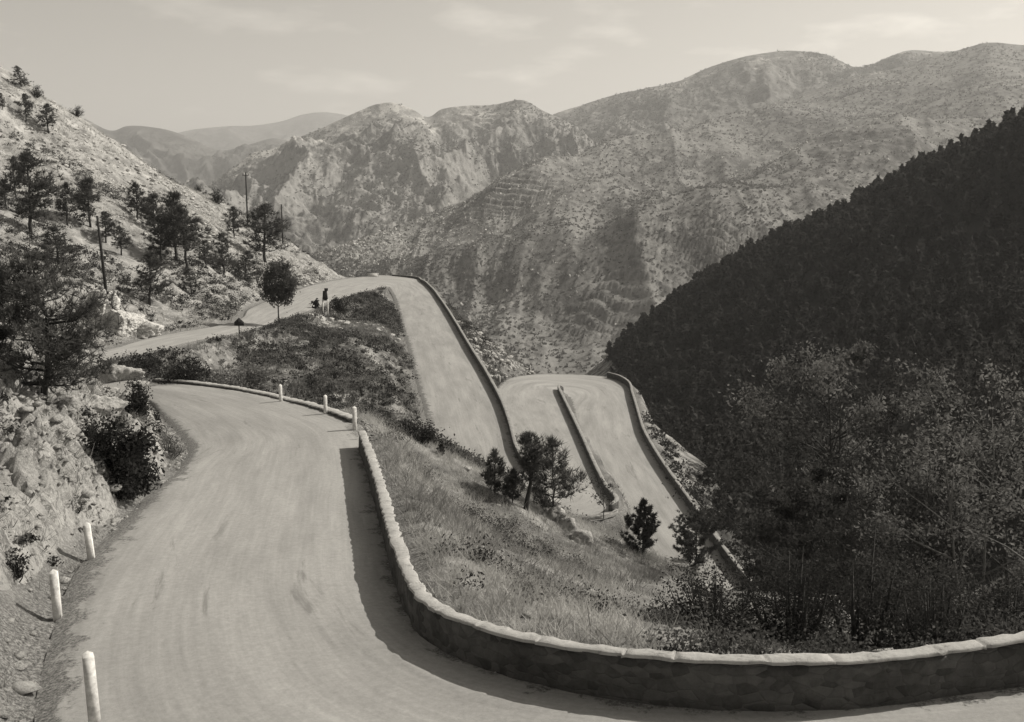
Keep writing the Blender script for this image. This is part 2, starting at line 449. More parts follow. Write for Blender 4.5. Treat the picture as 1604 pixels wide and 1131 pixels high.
pairsB = [  # ((left edge), (right edge)): hidden bend, then the far leg, top bend, three descending legs
    (W(-21, 48.5, -9.0), W(-21.5, 53.3, -9.25)), (W(-26.5, 50.5, -9.35), W(-24.5, 56, -9.6)), (W(-31, 54.5, -9.7), W(-26.3, 59, -9.85)), (W(-33, 60, -10.0), W(-27.2, 63, -10.1)), (W(-32.2, 67, -10.3), W(-27.3, 67, -10.35)),
    (zz((170, 547), -10.5), zz((200, 560), -10.6)), (zz((225, 532), -10.75), zz((235, 551), -10.75)), (zz((280, 521), -10.95), zz((285, 539), -10.95)), (zz((335, 512), -11.2), zz((345, 527), -11.2)),
    (zz((376, 500), -11.5), zz((400, 515), -11.5)), (zz((393, 483), -11.9), zz((440, 500), -11.9)), (zz((440, 465), -12.2), zz((478, 489), -12.2)), (zz((490, 447), -12.7), zz((512, 474), -12.7)),
    (zz((535, 438), -13.2), zz((560, 460), -13.2)), (zz((575, 433.5), -13.6), zz((588, 452.5), -13.6)), (zz((610, 432), -13.8), zz((600, 449.5), -13.8)), (zz((640, 435), -13.95), zz((607, 449), -13.95)),
    (zz((659, 442), -14.2), zz((614, 455), -14.2)), (zz((674, 454), -14.5), zz((619, 463), -14.5)), (zz((690, 475), -14.9), zz((624, 477), -14.9)), (zz((712, 510), -15.5), zz((633, 510), -15.5)),
    (zz((735, 550), -16.1), zz((645, 550), -16.1)), (zz((765, 600), -16.9), zz((658, 600), -16.9)), (zz((785, 640), -17.5), zz((670, 640), -17.5)), (zz((797, 675), -17.9), zz((680, 675), -17.9)),
    (zz((806, 710), -18.3), zz((690, 710), -18.3)), (W(.9, 70, -18.6), W(-5.3, 69, -18.6)), (W(1.3, 67.6, -18.8), W(-3.8, 63.2, -18.8)), (W(1.7, 66.9, -18.95), W(-.6, 60.2, -18.95)),
    (W(2.1, 67.1, -19.05), W(3, 60, -19.05)), (W(2.2, 68.4, -19.15), zz((960, 804), -19.15)), (W(1.9, 71, -19.3), zz((947, 775), -19.3)), (W(1.4, 75, -19.5), zz((935, 750), -19.5)), (W(.4, 82.5, -19.85), zz((913, 700), -19.85)),
    (W(-.7, 94, -20.25), zz((895, 660), -20.25)), (W(-1.6, 106, -20.7), zz((880, 628), -20.7)), (W(-1.8, 114, -21.0), W(5.2, 113.5, -21.0)), (zz((790, 599), -21.2), W(5.3, 116.3, -21.2)), (zz((808, 590), -21.45), W(5.6, 117.2, -21.45)),
    (zz((850, 586), -21.7), W(6.0, 117.5, -21.7)), (zz((900, 587), -21.9), W(6.4, 117.3, -21.9)), (zz((950, 591), -22.05), W(6.7, 116.6, -22.05)), (zz((980, 603), -22.2), W(6.9, 115.2, -22.2)), (zz((988, 622), -22.35), W(6.9, 113, -22.35)),
    (zz((998, 655), -22.7), W(6.9, 107, -22.7)), (zz((1006, 682), -23.1), W(7.0, 101, -23.1)), (zz((1022, 712), -23.4), W(7.2, 95, -23.4)), (zz((1050, 755), -24.0), W(7.6, 87, -24.0)),
    (zz((1085, 805), -24.6), W(8.2, 80, -24.6)), (zz((1118, 853), -25.2), W(8.8, 74, -25.2)), (zz((1150, 898), -25.7), W(9.6, 69.5, -25.7)), (zz((1178, 930), -26.1), W(10.5, 66, -26.1)),
    (W(18, 60, -26.6), W(12.3, 59, -26.6)), (W(20, 53, -27.1), W(14.5, 51.5, -27.1)), (W(23, 45, -27.6), W(18, 43, -27.6))]
L2 = np.array([Ledge[-1]] + [p[0] for p in pairsB]); R2 = np.array([Redge[-1]] + [p[1] for p in pairsB])
# a shared parameter (centre-line length) keeps both edges paired
def param_resample(A, B, step):
    Cc = (A + B) / 2
    s = np.concatenate([[0], np.cumsum(np.linalg.norm(np.diff(Cc[:, :2], axis=0), axis=1))])
    t = np.arange(0, s[-1], step)
    k = np.clip(np.searchsorted(s, t, side='right') - 1, 0, len(s) - 2)
    u = ((t - s[k]) / (s[k + 1] - s[k]))[:, None]
    out = []
    for P in (A, B):
        T = np.gradient(P, s, axis=0)
        h = (s[k + 1] - s[k])[:, None]
        out.append((2*u**3-3*u**2+1)*P[k] + (u**3-2*u**2+u)*h*T[k] + (-2*u**3+3*u**2)*P[k+1] + (u**3-u**2)*h*T[k+1])
    return out
La, Ra = param_resample(np.array(Ledge), np.array(Redge), 0.6)
Lb, Rb = param_resample(L2, R2, 0.6)
LE = np.vstack([La, Lb]); RE = np.vstack([Ra, Rb])
ZR = (LE[:, 2] + RE[:, 2]) / 2
for _ in range(6):                                                   # ease the grade and the edges
    ZR[1:-1] = (ZR[:-2] + 2 * ZR[1:-1] + ZR[2:]) / 4
    for E in (LE, RE): E[1:-1] = (E[:-2] + 4 * E[1:-1] + E[2:]) / 6
LE[:, 2] = ZR; RE[:, 2] = ZR
CE = (LE + RE) / 2
HW = np.linalg.norm((LE - RE)[:, :2], axis=1) / 2
NS = len(CE)

# ------------------------------------------------------------------ natural ground: control points, smooth interpolation
ctrl = [tuple(CE[i]) for i in range(4, NS, 14)]
ctrl += [at_d(*p) for p in [
    # grassy spur below the near parapet
    (640, 690, 46), (690, 705, 55), (760, 770, 56), (840, 812, 54), (920, 855, 50), (985, 872, 48), (1060, 895, 46), (1130, 935, 43), (1200, 965, 38),
    (800, 850, 33), (700, 800, 30), (640, 760, 36), (900, 930, 26), (1000, 980, 20), (1100, 995, 20), (600, 660, 42), (740, 900, 22),
    # rocky bank on the inside of the near bend
    (0, 585, 26), (-60, 570, 26), (60, 595, 30), (100, 612, 33), (150, 625, 36), (190, 640, 39), (0, 750, 20), (0, 850, 17.5), (60, 800, 19.5), (100, 720, 24), (180, 700, 29), (-150, 520, 26),
    # left hillside
    (0, 400, 90), (0, 300, 115), (0, 200, 140), (100, 300, 125), (100, 400, 98), (200, 300, 148), (200, 400, 112), (300, 400, 128), (300, 340, 155), (400, 400, 155), (400, 450, 135),
    (460, 432, 165), (350, 482, 110), (250, 490, 97), (168, 470, 90), (100, 470, 86), (215, 500, 90),
    (540, 433, 192), (500, 408, 190), (450, 378, 188), (400, 350, 185), (350, 319, 182), (300, 291, 178), (250, 261, 174), (200, 230, 170), (150, 196, 166), (100, 170, 162), (50, 141, 158), (0, 118, 154), (-80, 70, 150),
    # bank between the top leg and the lower bend
    (740, 512, 130), (780, 547, 131), (815, 571, 133),
    # below the lowest parapet
    (1100, 740, 97), (1060, 690, 106), (1170, 800, 98), (1150, 850, 84),
    # dark wooded slope across the ravine
    (1000, 600, 260), (1100, 700, 150), (1200, 600, 200), (1300, 700, 120), (1300, 500, 220), (1400, 650, 135), (1500, 700, 95), (1500, 500, 180), (1600, 400, 200), (1600, 600, 110), (1600, 860, 45), (1450, 920, 40), (1350, 950, 36),
    (1604, 192, 260), (1700, 142, 250), (1540, 226, 270), (1480, 254, 280), (1420, 288, 290), (1350, 324, 300), (1290, 358, 308), (1230, 380, 315), (1150, 424, 330), (1090, 464, 340), (1050, 502, 345), (1000, 542, 350), (960, 582, 355)]]
ctrl += [(8.2, 62, -23.0), (6.6, 58, -22.2), (5, 56, -21.6), (3.2, 55.5, -20.9), (1, 55.3, -20.2), (8.5, 66, -23.6), (-4.0, 30, -8.0), (-1.7, 20, -7.4), (0.6, 16.6, -7.0), (4, 14.8, -6.9), (8, 15.6, -7.2), (13, 24, -13), (16, 38, -20), (20, 48, -27), (30, 30, -18), (30, 60, -36), (32, 90, -37), (24, 110, -31), (22, 130, -33), (30, 160, -42),
         (100, 420, -60), (160, 400, -20), (60, 440, -110), (220, 300, 20), (0, 430, -130), (240, 200, 30), (200, 100, 5), (120, 60, -5), (60, 20, -8), (60, 60, -22), (-80, 225, -22), (-130, 210, 10), (-50, 240, -45), (-20, 240, -62), (0, 205, -48),
         (10, 180, -42), (8, 155, -32), (-100, 300, -70), (-60, 440, -130), (-140, 440, -110), (-45, 78, -5), (-60, 60, 1), (-50, 40, 3), (-30, 30, 0), (-22, 20, -1.5), (-15, 10, -2.5), (0, 0, -1.8), (10, 0, -2.2), (-5, 4, -3.9), (5, 3.5, -3.9),
         (-10, -10, 0), (10, -10, 0), (25, 5, -4.5), (22, 12, -7.5), (-40, -10, 4), (60, -10, -3), (-100, 100, 18), (-140, 150, 34), (-120, 40, 20), (-140, -10, 22), (240, -10, 0), (240, 440, 20)]
ctrl = np.array(ctrl)
def tps_fit(P, lam=0.6):
    X = P[:, :2] / 50; n = len(X)
    r2 = ((X[:, None] - X[None]) ** 2).sum(-1)
    K = 0.5 * r2 * np.log(r2 + 1e-12) + lam * 1e-3 * np.eye(n)
    Q = np.hstack([np.ones((n, 1)), X])
    A = np.block([[K, Q], [Q.T, np.zeros((3, 3))]])
    w = np.linalg.solve(A, np.concatenate([P[:, 2], np.zeros(3)]))
    return X, w
_X, _w = tps_fit(ctrl)
def natural(x, y):
    sh = np.shape(x); p = np.stack([np.ravel(x), np.ravel(y)], 1) / 50
    out = np.empty(len(p))
    for i in range(0, len(p), 20000):
        q = p[i:i + 20000]
        r2 = ((q[:, None] - _X[None]) ** 2).sum(-1)
        out[i:i + 20000] = (0.5 * r2 * np.log(r2 + 1e-12)) @ _w[:-3] + _w[-3] + q @ _w[-2:]
    return out.reshape(sh)
def road_dist(x, y):
    """distance outside the road edge (negative on the road) and road height of the nearest cross-section"""
    p = np.stack([np.ravel(x), np.ravel(y)], 1); n = len(p)
    D = np.full(n, 99.0); Zr = np.zeros(n)
    near = np.where((p[:, 0] > -50) & (p[:, 0] < 40) & (p[:, 1] < 210))[0]
    tan = np.gradient(CE[:, :2], axis=0); tan /= np.linalg.norm(tan, axis=1, keepdims=True)
    nor = (RE - LE)[:, :2]; nor = nor / np.linalg.norm(nor, axis=1, keepdims=True)
    for i in range(0, len(near), 8000):
        k = near[i:i + 8000]; q = p[k]
        dx = q[:, None, 0] - CE[None, :, 0]; dy = q[:, None, 1] - CE[None, :, 1]
        lat = np.abs(dx * nor[None, :, 0] + dy * nor[None, :, 1]) - HW[None]
        lon = np.abs(dx * nor[None, :, 1] - dy * nor[None, :, 0])
        d = np.where(lat > 0, np.hypot(lat, np.maximum(lon - 0.35, 0)), np.maximum(lat, np.maximum(lon - 0.5, -9)))
        d = np.where((lat <= 0) & (lon > 0.5), lon - 0.5, d)
        j = np.argmin(d, 1)
        D[k] = d[np.arange(len(k)), j]; Zr[k] = ZR[j]
    return D.reshape(np.shape(x)), Zr.reshape(np.shape(x))

def axis(parts):
    out = [parts[0][0]]
    for a, b, s0, s1 in parts:
        x = a; n = 0
        while x < b - 1e-6:
            s = s0 + (s1 - s0) * (x - a) / (b - a)
            x = min(b, x + s); out.append(x)
    return np.array(out)
gx = axis([(-150, -34, 4.0, 0.7), (-34, 20, 0.38, 0.38), (20, 250, 0.6, 5.0)])
gy = axis([(-12, 6, 1.5, 0.5), (6, 60, 0.36, 0.36), (60, 140, 0.5, 0.6), (140, 205, 0.6, 1.0), (205, 450, 1.2, 6.0)])
GX, GY = np.meshgrid(gx, gy, indexing='ij')
GZ = natural(GX, GY)
GD, GR = road_dist(GX, GY)
rough = 0.55 * fbm(GX * 0.12, GY * 0.12, oct=4) * np.clip(np.hypot(GX, GY) / 60, 0.25, 2.2) + 0.22 * fbm(GX * 0.5, GY * 0.5, oct=4)
hillmask = sstep(-14, -30, GX) * sstep(60, 90, GY)
rough += hillmask * (1.0 * (fbm(GX * 0.09 + 5, GY * 0.09, oct=5, ridged=True) - 0.25) + 0.4 * (fbm(GX * 0.35, GY * 0.35, oct=3, ridged=True) - 0.25)) - hillmask * 0.6
rough += sstep(30, 60, GX) * 2.0 * fbm(GX * 0.03, GY * 0.03, oct=4)
GZ = GZ + rough * sstep(0.2, 4.0, GD)
bankm = sstep(-6.0, -7.5, GX) * sstep(50, 46, GY)
bankm = np.maximum(bankm, sstep(0.5, 2, GX) * sstep(12, 9, GX) * sstep(50, 53, GY) * sstep(67, 65, GY))
bl = sstep(0.5, 3.2, GD) * (1 - bankm) + sstep(0.35, 1.5, GD) * bankm
shoulder = GR + 0.015 + 0.05 * fbm(GX * 0.9, GY * 0.9, oct=3) * sstep(0, 0.6, GD)
GZ = np.where(GD < 3.2, shoulder * (1 - bl) + GZ * bl, GZ)
edge_n = 0.35 * fbm(GX * 0.7, GY * 0.7, oct=3)
GZ = np.where(GD < 1.0, GZ - 0.12 * (1 - sstep(0.25, 0.8, GD + 0.3 * edge_n)), GZ)

def H(x, y):
    x = np.asarray(x, float); y = np.asarray(y, float)
    i = np.clip(np.searchsorted(gx, x) - 1, 0, len(gx) - 2); j = np.clip(np.searchsorted(gy, y) - 1, 0, len(gy) - 2)
    u = (x - gx[i]) / (gx[i + 1] - gx[i]); v = (y - gy[j]) / (gy[j + 1] - gy[j])
    return (GZ[i, j] * (1 - u) * (1 - v) + GZ[i + 1, j] * u * (1 - v) + GZ[i, j + 1] * (1 - u) * v + GZ[i + 1, j + 1] * u * v)
def hit(px, py, dmin=8, dmax=430):
    a, b = ray(px, py)
    d = np.concatenate([np.arange(dmin, 60, 0.05), np.arange(60, dmax, 0.15)])
    below = b * d < H(a * d, d)
    k = int(np.argmax(below)) if below.any() else len(d) - 1
    return np.array([a * d[k], d[k], float(H(a * d[k], d[k]))])
VS = lambda d: d / (F * 0.985)                                      # metres per photo pixel at depth d

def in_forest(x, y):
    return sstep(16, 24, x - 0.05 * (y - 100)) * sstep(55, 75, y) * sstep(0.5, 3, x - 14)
slopeN = np.hypot(*np.gradient(GZ, gx, gy, edge_order=1))
rock = 0.25 + 0.75 * hillmask + 0.5 * sstep(0.8, 1.4, slopeN)
rock = np.where((GX > -8) & (GY < 60), 0.12, rock)
rock = np.where((np.hypot(GX + 4, GY - 131) < 9), 1.3, rock)
rock += 1.4 * np.exp(-(((GX + 33) / 5) ** 2 + ((GY - 88) / 7) ** 2))
scrub = 0.55 + 0.45 * fbm(GX * 0.04, GY * 0.04, oct=3)
scrub = scrub + 0.6 * sstep(-28, -24, GX) * sstep(45, 52, GY)
verge = (1 - sstep(0.5, 1.3, GD + edge_n)) * 0.9
verge = np.maximum(verge, sstep(2.6, 1.4, np.hypot((GX + 7.6) * 0.9, (GY - 13.2) * 0.7)))
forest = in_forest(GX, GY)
def track(px, w):
    P = resample([hit(*q) for q in px], 40); D = np.full(GX.shape, 99.0)
    for q in P: D = np.minimum(D, np.hypot(GX - q[0], GY - q[1]))
    return 1 - sstep(w * 0.5, w, D + 0.4 * edge_n)
pale = np.clip(hillmask * (0.45 + 0.6 * sstep(-4, 10, GZ)), 0, 1)
for px, w in (([(505, 490), (545, 525), (580, 555), (612, 586)], 1.1), ([(470, 545), (500, 585), (530, 615), (560, 640)], 0.9), ([(575, 640), (640, 690), (680, 720)], 0.8), ([(720, 830), (790, 880), (860, 930), (930, 965)], 0.9)):
    pale = np.maximum(pale, track(px, w)); 
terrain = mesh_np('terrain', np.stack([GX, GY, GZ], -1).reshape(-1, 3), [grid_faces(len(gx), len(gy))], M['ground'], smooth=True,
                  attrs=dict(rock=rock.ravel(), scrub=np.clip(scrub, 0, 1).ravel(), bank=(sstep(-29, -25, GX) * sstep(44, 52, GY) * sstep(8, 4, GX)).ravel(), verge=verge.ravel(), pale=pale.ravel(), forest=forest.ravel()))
tag(terrain, kind='structure')

# road sheet
t = np.concatenate([[-0.07, -0.035], np.linspace(0, 1, 17), [1.035, 1.07]])
nc = len(t)
RV = LE[:, None] * (1 - t)[None, :, None] + RE[:, None] * t[None, :, None]
crown_ = 0.05 * (1 - (2 * t - 1) ** 2) - 1.15 * np.maximum(np.abs(t - 0.5) - 0.5, 0)
RV[..., 2] += crown_[None] + 0.02
sl = np.concatenate([[0], np.cumsum(np.linalg.norm(np.diff(CE, axis=0), axis=1))])
uv = np.stack([np.broadcast_to((t[None] - 0.5) * (2 * HW[:, None]), (NS, nc)), np.broadcast_to(sl[:, None], (NS, nc))], -1)
ed = (np.abs(2 * t - 1)[None] - 1) * HW[:, None]
road = mesh_np('road', RV.reshape(-1, 3), [grid_faces(NS, nc)[:, ::-1]], M['road'], smooth=True, uv=uv.reshape(-1, 2), attrs=dict(edge=ed.ravel()))
tag(road, kind='structure')

# ------------------------------------------------------------------ mountains: a ridge line, a foot line, gullies between
def mountain(name, ridge, foot, mat, seed, amp, gscale, n_s=420, n_t=170, back=0.35, jag=1.0, power=1.0, bottom=-330, gw=0.6, fine=0.17, spurs=()):
    R = resample([at_d(*p) for p in ridge], n_s)
    Ft = resample([at_d(*p) for p in foot], n_s)
    tt = np.concatenate([-np.linspace(back, 0.02, 26), np.linspace(0, 1, n_t), np.linspace(1.04, 1.5, 18)])
    S = np.linspace(0, 1, n_s)
    T = tt[None, :, None]
    V = R[:, None] + (Ft - R)[:, None] * T
    tc_ = np.clip(tt, 0, 1)[None]
    prof = tc_ ** power
    V[..., 2] = R[:, None, 2] + (Ft - R)[:, None, 2] * prof
    drop = np.abs((Ft - R)[:, None, 2])
    V[..., 2] = np.where(tt[None] < 0, R[:, None, 2] - np.abs(tt[None]) * drop * 1.2, V[..., 2])
    V[..., 2] = np.where(tt[None] > 1, Ft[:, None, 2] - (tt[None] - 1) * (np.abs(Ft[:, None, 2] - bottom)) * 2.0, V[..., 2])
    x, y = V[..., 0], V[..., 1]
    # gullies run down the fall line: noise in (along-ridge metres, stretched down-slope)
    sm = np.concatenate([[0], np.cumsum(np.linalg.norm(np.diff(R[:, :2], axis=0), axis=1))])[:, None]
    dm = np.linalg.norm((Ft - R)[:, :2], axis=1)[:, None] * tt[None]
    warp = 0.6 * gscale * fbm(x / gscale * 0.6 + seed, y / gscale * 0.6, oct=3)
    g = fbm((sm + warp) / gscale + seed, dm / (gscale * 2.6) + seed * 2 + warp / gscale * 0.5, oct=6, ridged=True, gain=0.45)
    g2 = fbm(x / (gscale * 0.8) + seed, y / (gscale * 0.8), oct=6, gain=0.43)
    env = np.clip(sstep(0.0, 0.3, np.abs(tt)), 0, 1)[None] * 0.94 + 0.06 * jag
    g3 = fbm(x / (gscale * 0.22) + seed, y / (gscale * 0.22), oct=5, gain=0.6, ridged=True)
    V[..., 2] += amp * (gw * (g - 0.15) + (0.95 - gw) * g2 + fine * (g3 - 0.2)) * env
    V[..., 1] += amp * 0.35 * g2 * env
    for pts, hh_, wd_ in spurs:
        Q_ = resample([at_d(*p) for p in pts], 90); dd = np.full(x.shape, 1e9); ii = np.zeros(x.shape)
        wxs = x + 30 * fbm(x / 90 + 3, y / 90, oct=3); wys = y + 30 * fbm(x / 90 + 8, y / 90 + 5, oct=3)
        for k_, q in enumerate(Q_):
            e_ = np.hypot(wxs - q[0], (wys - q[1]) * 0.8); m_ = e_ < dd; dd = np.where(m_, e_, dd); ii = np.where(m_, k_, ii)
        V[..., 2] += hh_ * np.exp(-(dd / wd_) ** 1.4) * sstep(0, 12, ii) * sstep(90, 70, ii) * env
    rk = g * 0.5 + 0.5 * (1 - sstep(0.0, 0.5, tt))[None] + 0 * sm
    o = mesh_np(name, V.reshape(-1, 3), [grid_faces(n_s, len(tt))[:, ::-1]], M[mat], smooth=True, attrs=dict(rock=np.clip(rk, 0, 1).ravel()))
    SHEETS.append((name, V.copy(), tt))
    return tag(o, kind='structure')
SHEETS = []
# spur of scrubby hill across the valley, climbing to the right-hand summits
mountain('hill', [(380, 440, 800), (470, 405, 860), (520, 388, 900), (600, 362, 1060), (700, 325, 1300), (800, 287, 1500), (880, 258, 1660), (960, 234, 1800), (1050, 205, 1950), (1130, 184, 2050), (1200, 165, 2100), (1280, 140, 2100), (1340, 120, 2080),
                  (1400, 108, 2050), (1450, 92, 2020), (1500, 79, 2000), (1545, 67, 1980), (1604, 70, 1960), (1720, 60, 1900)],
         [(380, 470, 740), (480, 470, 720), (560, 500, 680), (620, 530, 630), (690, 560, 580), (750, 600, 520), (820, 630, 490), (900, 645, 480), (1000, 650, 480), (1080, 640, 485), (1150, 620, 490), (1220, 600, 500), (1290, 575, 520), (1340, 555, 535),
          (1400, 530, 555), (1450, 505, 575), (1500, 490, 590), (1550, 475, 600), (1604, 460, 610), (1720, 430, 650)], 'hill', 3.1, 46, 260, n_s=620, n_t=300, power=0.9, gw=0.35, fine=0.04, spurs=[
    ([(740, 400, 1000), (786, 357, 1080), (812, 325, 1150), (872, 306, 1250), (939, 291, 1340), (999, 272, 1430), (1037, 247, 1500), (1100, 221, 1600), (1190, 198, 1750), (1260, 170, 1900)], 38, 75),
    ([(720, 470, 760), (800, 420, 860), (860, 385, 950), (930, 350, 1080), (1010, 320, 1220)], 22, 60),
    ([(880, 520, 640), (960, 460, 720), (1040, 420, 800), (1140, 370, 900), (1240, 310, 1050), (1330, 240, 1300)], 32, 75),
    ([(1090, 470, 660), (1180, 400, 760), (1280, 350, 850), (1400, 260, 1050), (1500, 180, 1350)], 28, 70)])
mountain('mountain', [(820, 215, 2900), (860, 184, 2850), (910, 166, 2820), (960, 150, 2800), (1010, 139, 2780), (1060, 128, 2760), (1110, 106, 2740), (1150, 93, 2730), (1190, 85, 2720), (1245, 80, 2720), (1295, 87, 2720), (1335, 104, 2740), (1350, 106, 2760), (1380, 95, 2800), (1425, 79, 2850), (1470, 82, 2880), (1530, 84, 2900), (1650, 90, 2900)],
         [(780, 330, 1900), (840, 300, 1950), (900, 285, 1950), (960, 270, 1980), (1000, 260, 2000), (1050, 250, 2050), (1090, 240, 2100), (1140, 230, 2150), (1180, 220, 2180), (1230, 200, 2200), (1280, 190, 2220), (1330, 180, 2240), (1350, 180, 2250), (1380, 175, 2260), (1420, 170, 2280), (1470, 160, 2300), (1530, 150, 2300), (1650, 150, 2300)],
         'massif', 7.7, 70, 240, n_s=520, n_t=170, jag=1.3)
mountain('mountain', [(250, 330, 2000), (300, 305, 2080), (340, 283, 2150), (370, 262, 2200), (400, 241, 2240), (420, 238, 2250), (450, 224, 2280), (500, 203, 2330), (560, 176, 2380), (590, 164, 2400), (615, 162, 2400), (640, 169, 2410), (672, 183, 2430), (690, 172, 2450), (725, 167, 2470), (770, 165, 2480), (822, 158, 2490), (848, 172, 2500), (880, 186, 2500), (930, 215, 2500), (1000, 260, 2500)],
         [(230, 400, 1500), (290, 410, 1450), (340, 415, 1420), (370, 420, 1400), (400, 425, 1400), (420, 425, 1400), (450, 425, 1400), (490, 425, 1400), (530, 420, 1420), (560, 412, 1450), (590, 404, 1480), (620, 395, 1500), (660, 375, 1560), (690, 365, 1600), (720, 355, 1650), (760, 345, 1700), (800, 330, 1760), (840, 310, 1830), (880, 290, 1900), (930, 270, 2000), (1000, 290, 2100)],
         'cliff', 12.4, 120, 270, n_s=560, n_t=220, jag=1.1, power=0.8, gw=0.75)
mountain('mountain', [(-100, 160, 4300), (60, 178, 4300), (130, 186, 4300), (180, 205, 4300), (195, 199, 4300), (230, 199, 4300), (270, 206, 4350), (310, 222, 4400), (345, 236, 4450), (385, 228, 4500), (430, 217, 4500), (470, 226, 4500), (540, 245, 4500), (640, 270, 4500)],
         [(-100, 330, 2900), (60, 330, 2900), (130, 335, 2900), (180, 335, 2900), (200, 335, 2900), (240, 330, 2950), (280, 325, 3000), (320, 320, 3000), (350, 315, 3050), (390, 310, 3100), (430, 310, 3100), (470, 310, 3100), (540, 310, 3100), (640, 310, 3100)],
         'far', 21.0, 150, 420, n_s=360, n_t=120, jag=0.6)
mountain('mountain', [(-100, 190, 8200), (60, 195, 8200), (180, 212, 8200), (260, 212, 8200), (300, 203, 8200), (350, 198, 8200), (400, 196, 8200), (440, 190, 8200), (475, 179, 8200), (495, 176, 8200), (545, 181, 8200), (600, 200, 8300), (700, 215, 8300), (900, 220, 8300)],
         [(-100, 290, 6200), (60, 290, 6200), (180, 290, 6200), (260, 290, 6200), (300, 285, 6200), (350, 285, 6200), (400, 285, 6200), (440, 285, 6200), (475, 285, 6200), (500, 285, 6200), (545, 285, 6200), (600, 285, 6200), (700, 285, 6200), (900, 285, 6200)],
         'far', 33.0, 190, 700, n_s=300, n_t=100, jag=0.4)
vx = np.linspace(-11500, 11500, 60); vy = np.linspace(-2500, 11500, 50)
VX, VY = np.meshgrid(vx, vy, indexing='ij')
tag(mesh_np('valley_floor', np.stack([VX, VY, -330 + 25 * fbm(VX / 900, VY / 900)], -1).reshape(-1, 3), [grid_faces(60, 50)], M['far'], smooth=True, attrs=dict(rock=0 * VX.ravel())), kind='structure')

# ------------------------------------------------------------------ rocky bank at the inside of the near bend: a finely broken sheet over the ground
bx = np.arange(-24, -5.5, 0.085); by = np.arange(11, 48, 0.085)
BX, BY = np.meshgrid(bx, by, indexing='ij')
BD, _ = road_dist(BX, BY)
base = H(BX, BY)
wx = BX + 0.5 * fbm(BX * 0.7, BY * 0.7, oct=3); wy = BY + 0.5 * fbm(BX * 0.7 + 9, BY * 0.7, oct=3)
def blocks(x, y, s, seed):
    """height per irregular block, with a dip along the joints"""
    x = x / s; y = y / s; ix, iy = np.floor(x), np.floor(y)
    d1 = np.full(x.shape, 9.0); d2 = np.full(x.shape, 9.0); hgt = np.zeros(x.shape)
    for a in (-1, 0, 1):
        for b_ in (-1, 0, 1):
            cx = ix + a + _h(ix + a, iy + b_, 0 * ix + seed); cy = iy + b_ + _h(ix + a, iy + b_, 0 * ix + seed + 1)
            d = np.hypot(x - cx, y - cy); hh = _h(ix + a, iy + b_, 0 * ix + seed + 2)
            nd = d < d1
            d2 = np.where(nd, d1, np.minimum(d2, d)); hgt = np.where(nd, hh, hgt); d1 = np.where(nd, d, d1)
    return hgt, np.clip((d2 - d1) * 3.0, 0, 1)
h1, e1 = blocks(wx, wy * 0.7, 1.5, 3); h2, e2 = blocks(wx + 3, wy, 0.55, 11); h3, e3 = blocks(wx, wy, 0.22, 29)
rockm = sstep(0.25, 1.1, BD - 0.9 * sstep(17.5, 14.5, BY) + 0.5 * fbm(BX * 0.4, BY * 0.4, oct=3)) * sstep(47, 42, BY) * sstep(11.5, 13.5, BY) * (BX < -7.2 - np.maximum(0, BY - 30) * 0.32) * sstep(-23.5, -21, BX)
rockm *= sstep(-0.45, 0.05, fbm(BX * 0.22 + 4, BY * 0.22, oct=4) + 0.45 * sstep(34, 22, BY) + 0.05)
h4, e4 = blocks(wx * 1.1 + 7, wy + 2, 0.12 * 2.9, 41)
disp = 0.34 * h1 * e1 ** 0.4 + 0.40 * h2 * e2 ** 0.4 + 0.24 * h4 * e4 ** 0.5 + 0.16 * h3 * e3 + 0.30 * fbm(BX * 1.3, BY * 1.3, oct=5, ridged=True) - 0.22 * sstep(0.1, 0.5, fbm(BX * 0.8 + 3, BY * 0.8, oct=4))
disp *= 1 - 0.55 * sstep(33, 38, BY)
BZ = base - 0.16 + rockm * disp - (1 - sstep(0.0, 0.35, rockm)) * 0.25
tag(mesh_np('rock_ground', np.stack([BX, BY, BZ], -1).reshape(-1, 3), [grid_faces(len(bx), len(by))], M['rock']), kind='structure')

def HB(x, y):
    i = np.clip(((x - bx[0]) / 0.085).astype(int), 0, len(bx) - 1); j = np.clip(((y - by[0]) / 0.085).astype(int), 0, len(by) - 1)
    ins = (x > bx[0]) & (x < bx[-1]) & (y > by[0]) & (y < by[-1])
    return np.where(ins, np.maximum(H(x, y), BZ[i, j]), H(x, y))
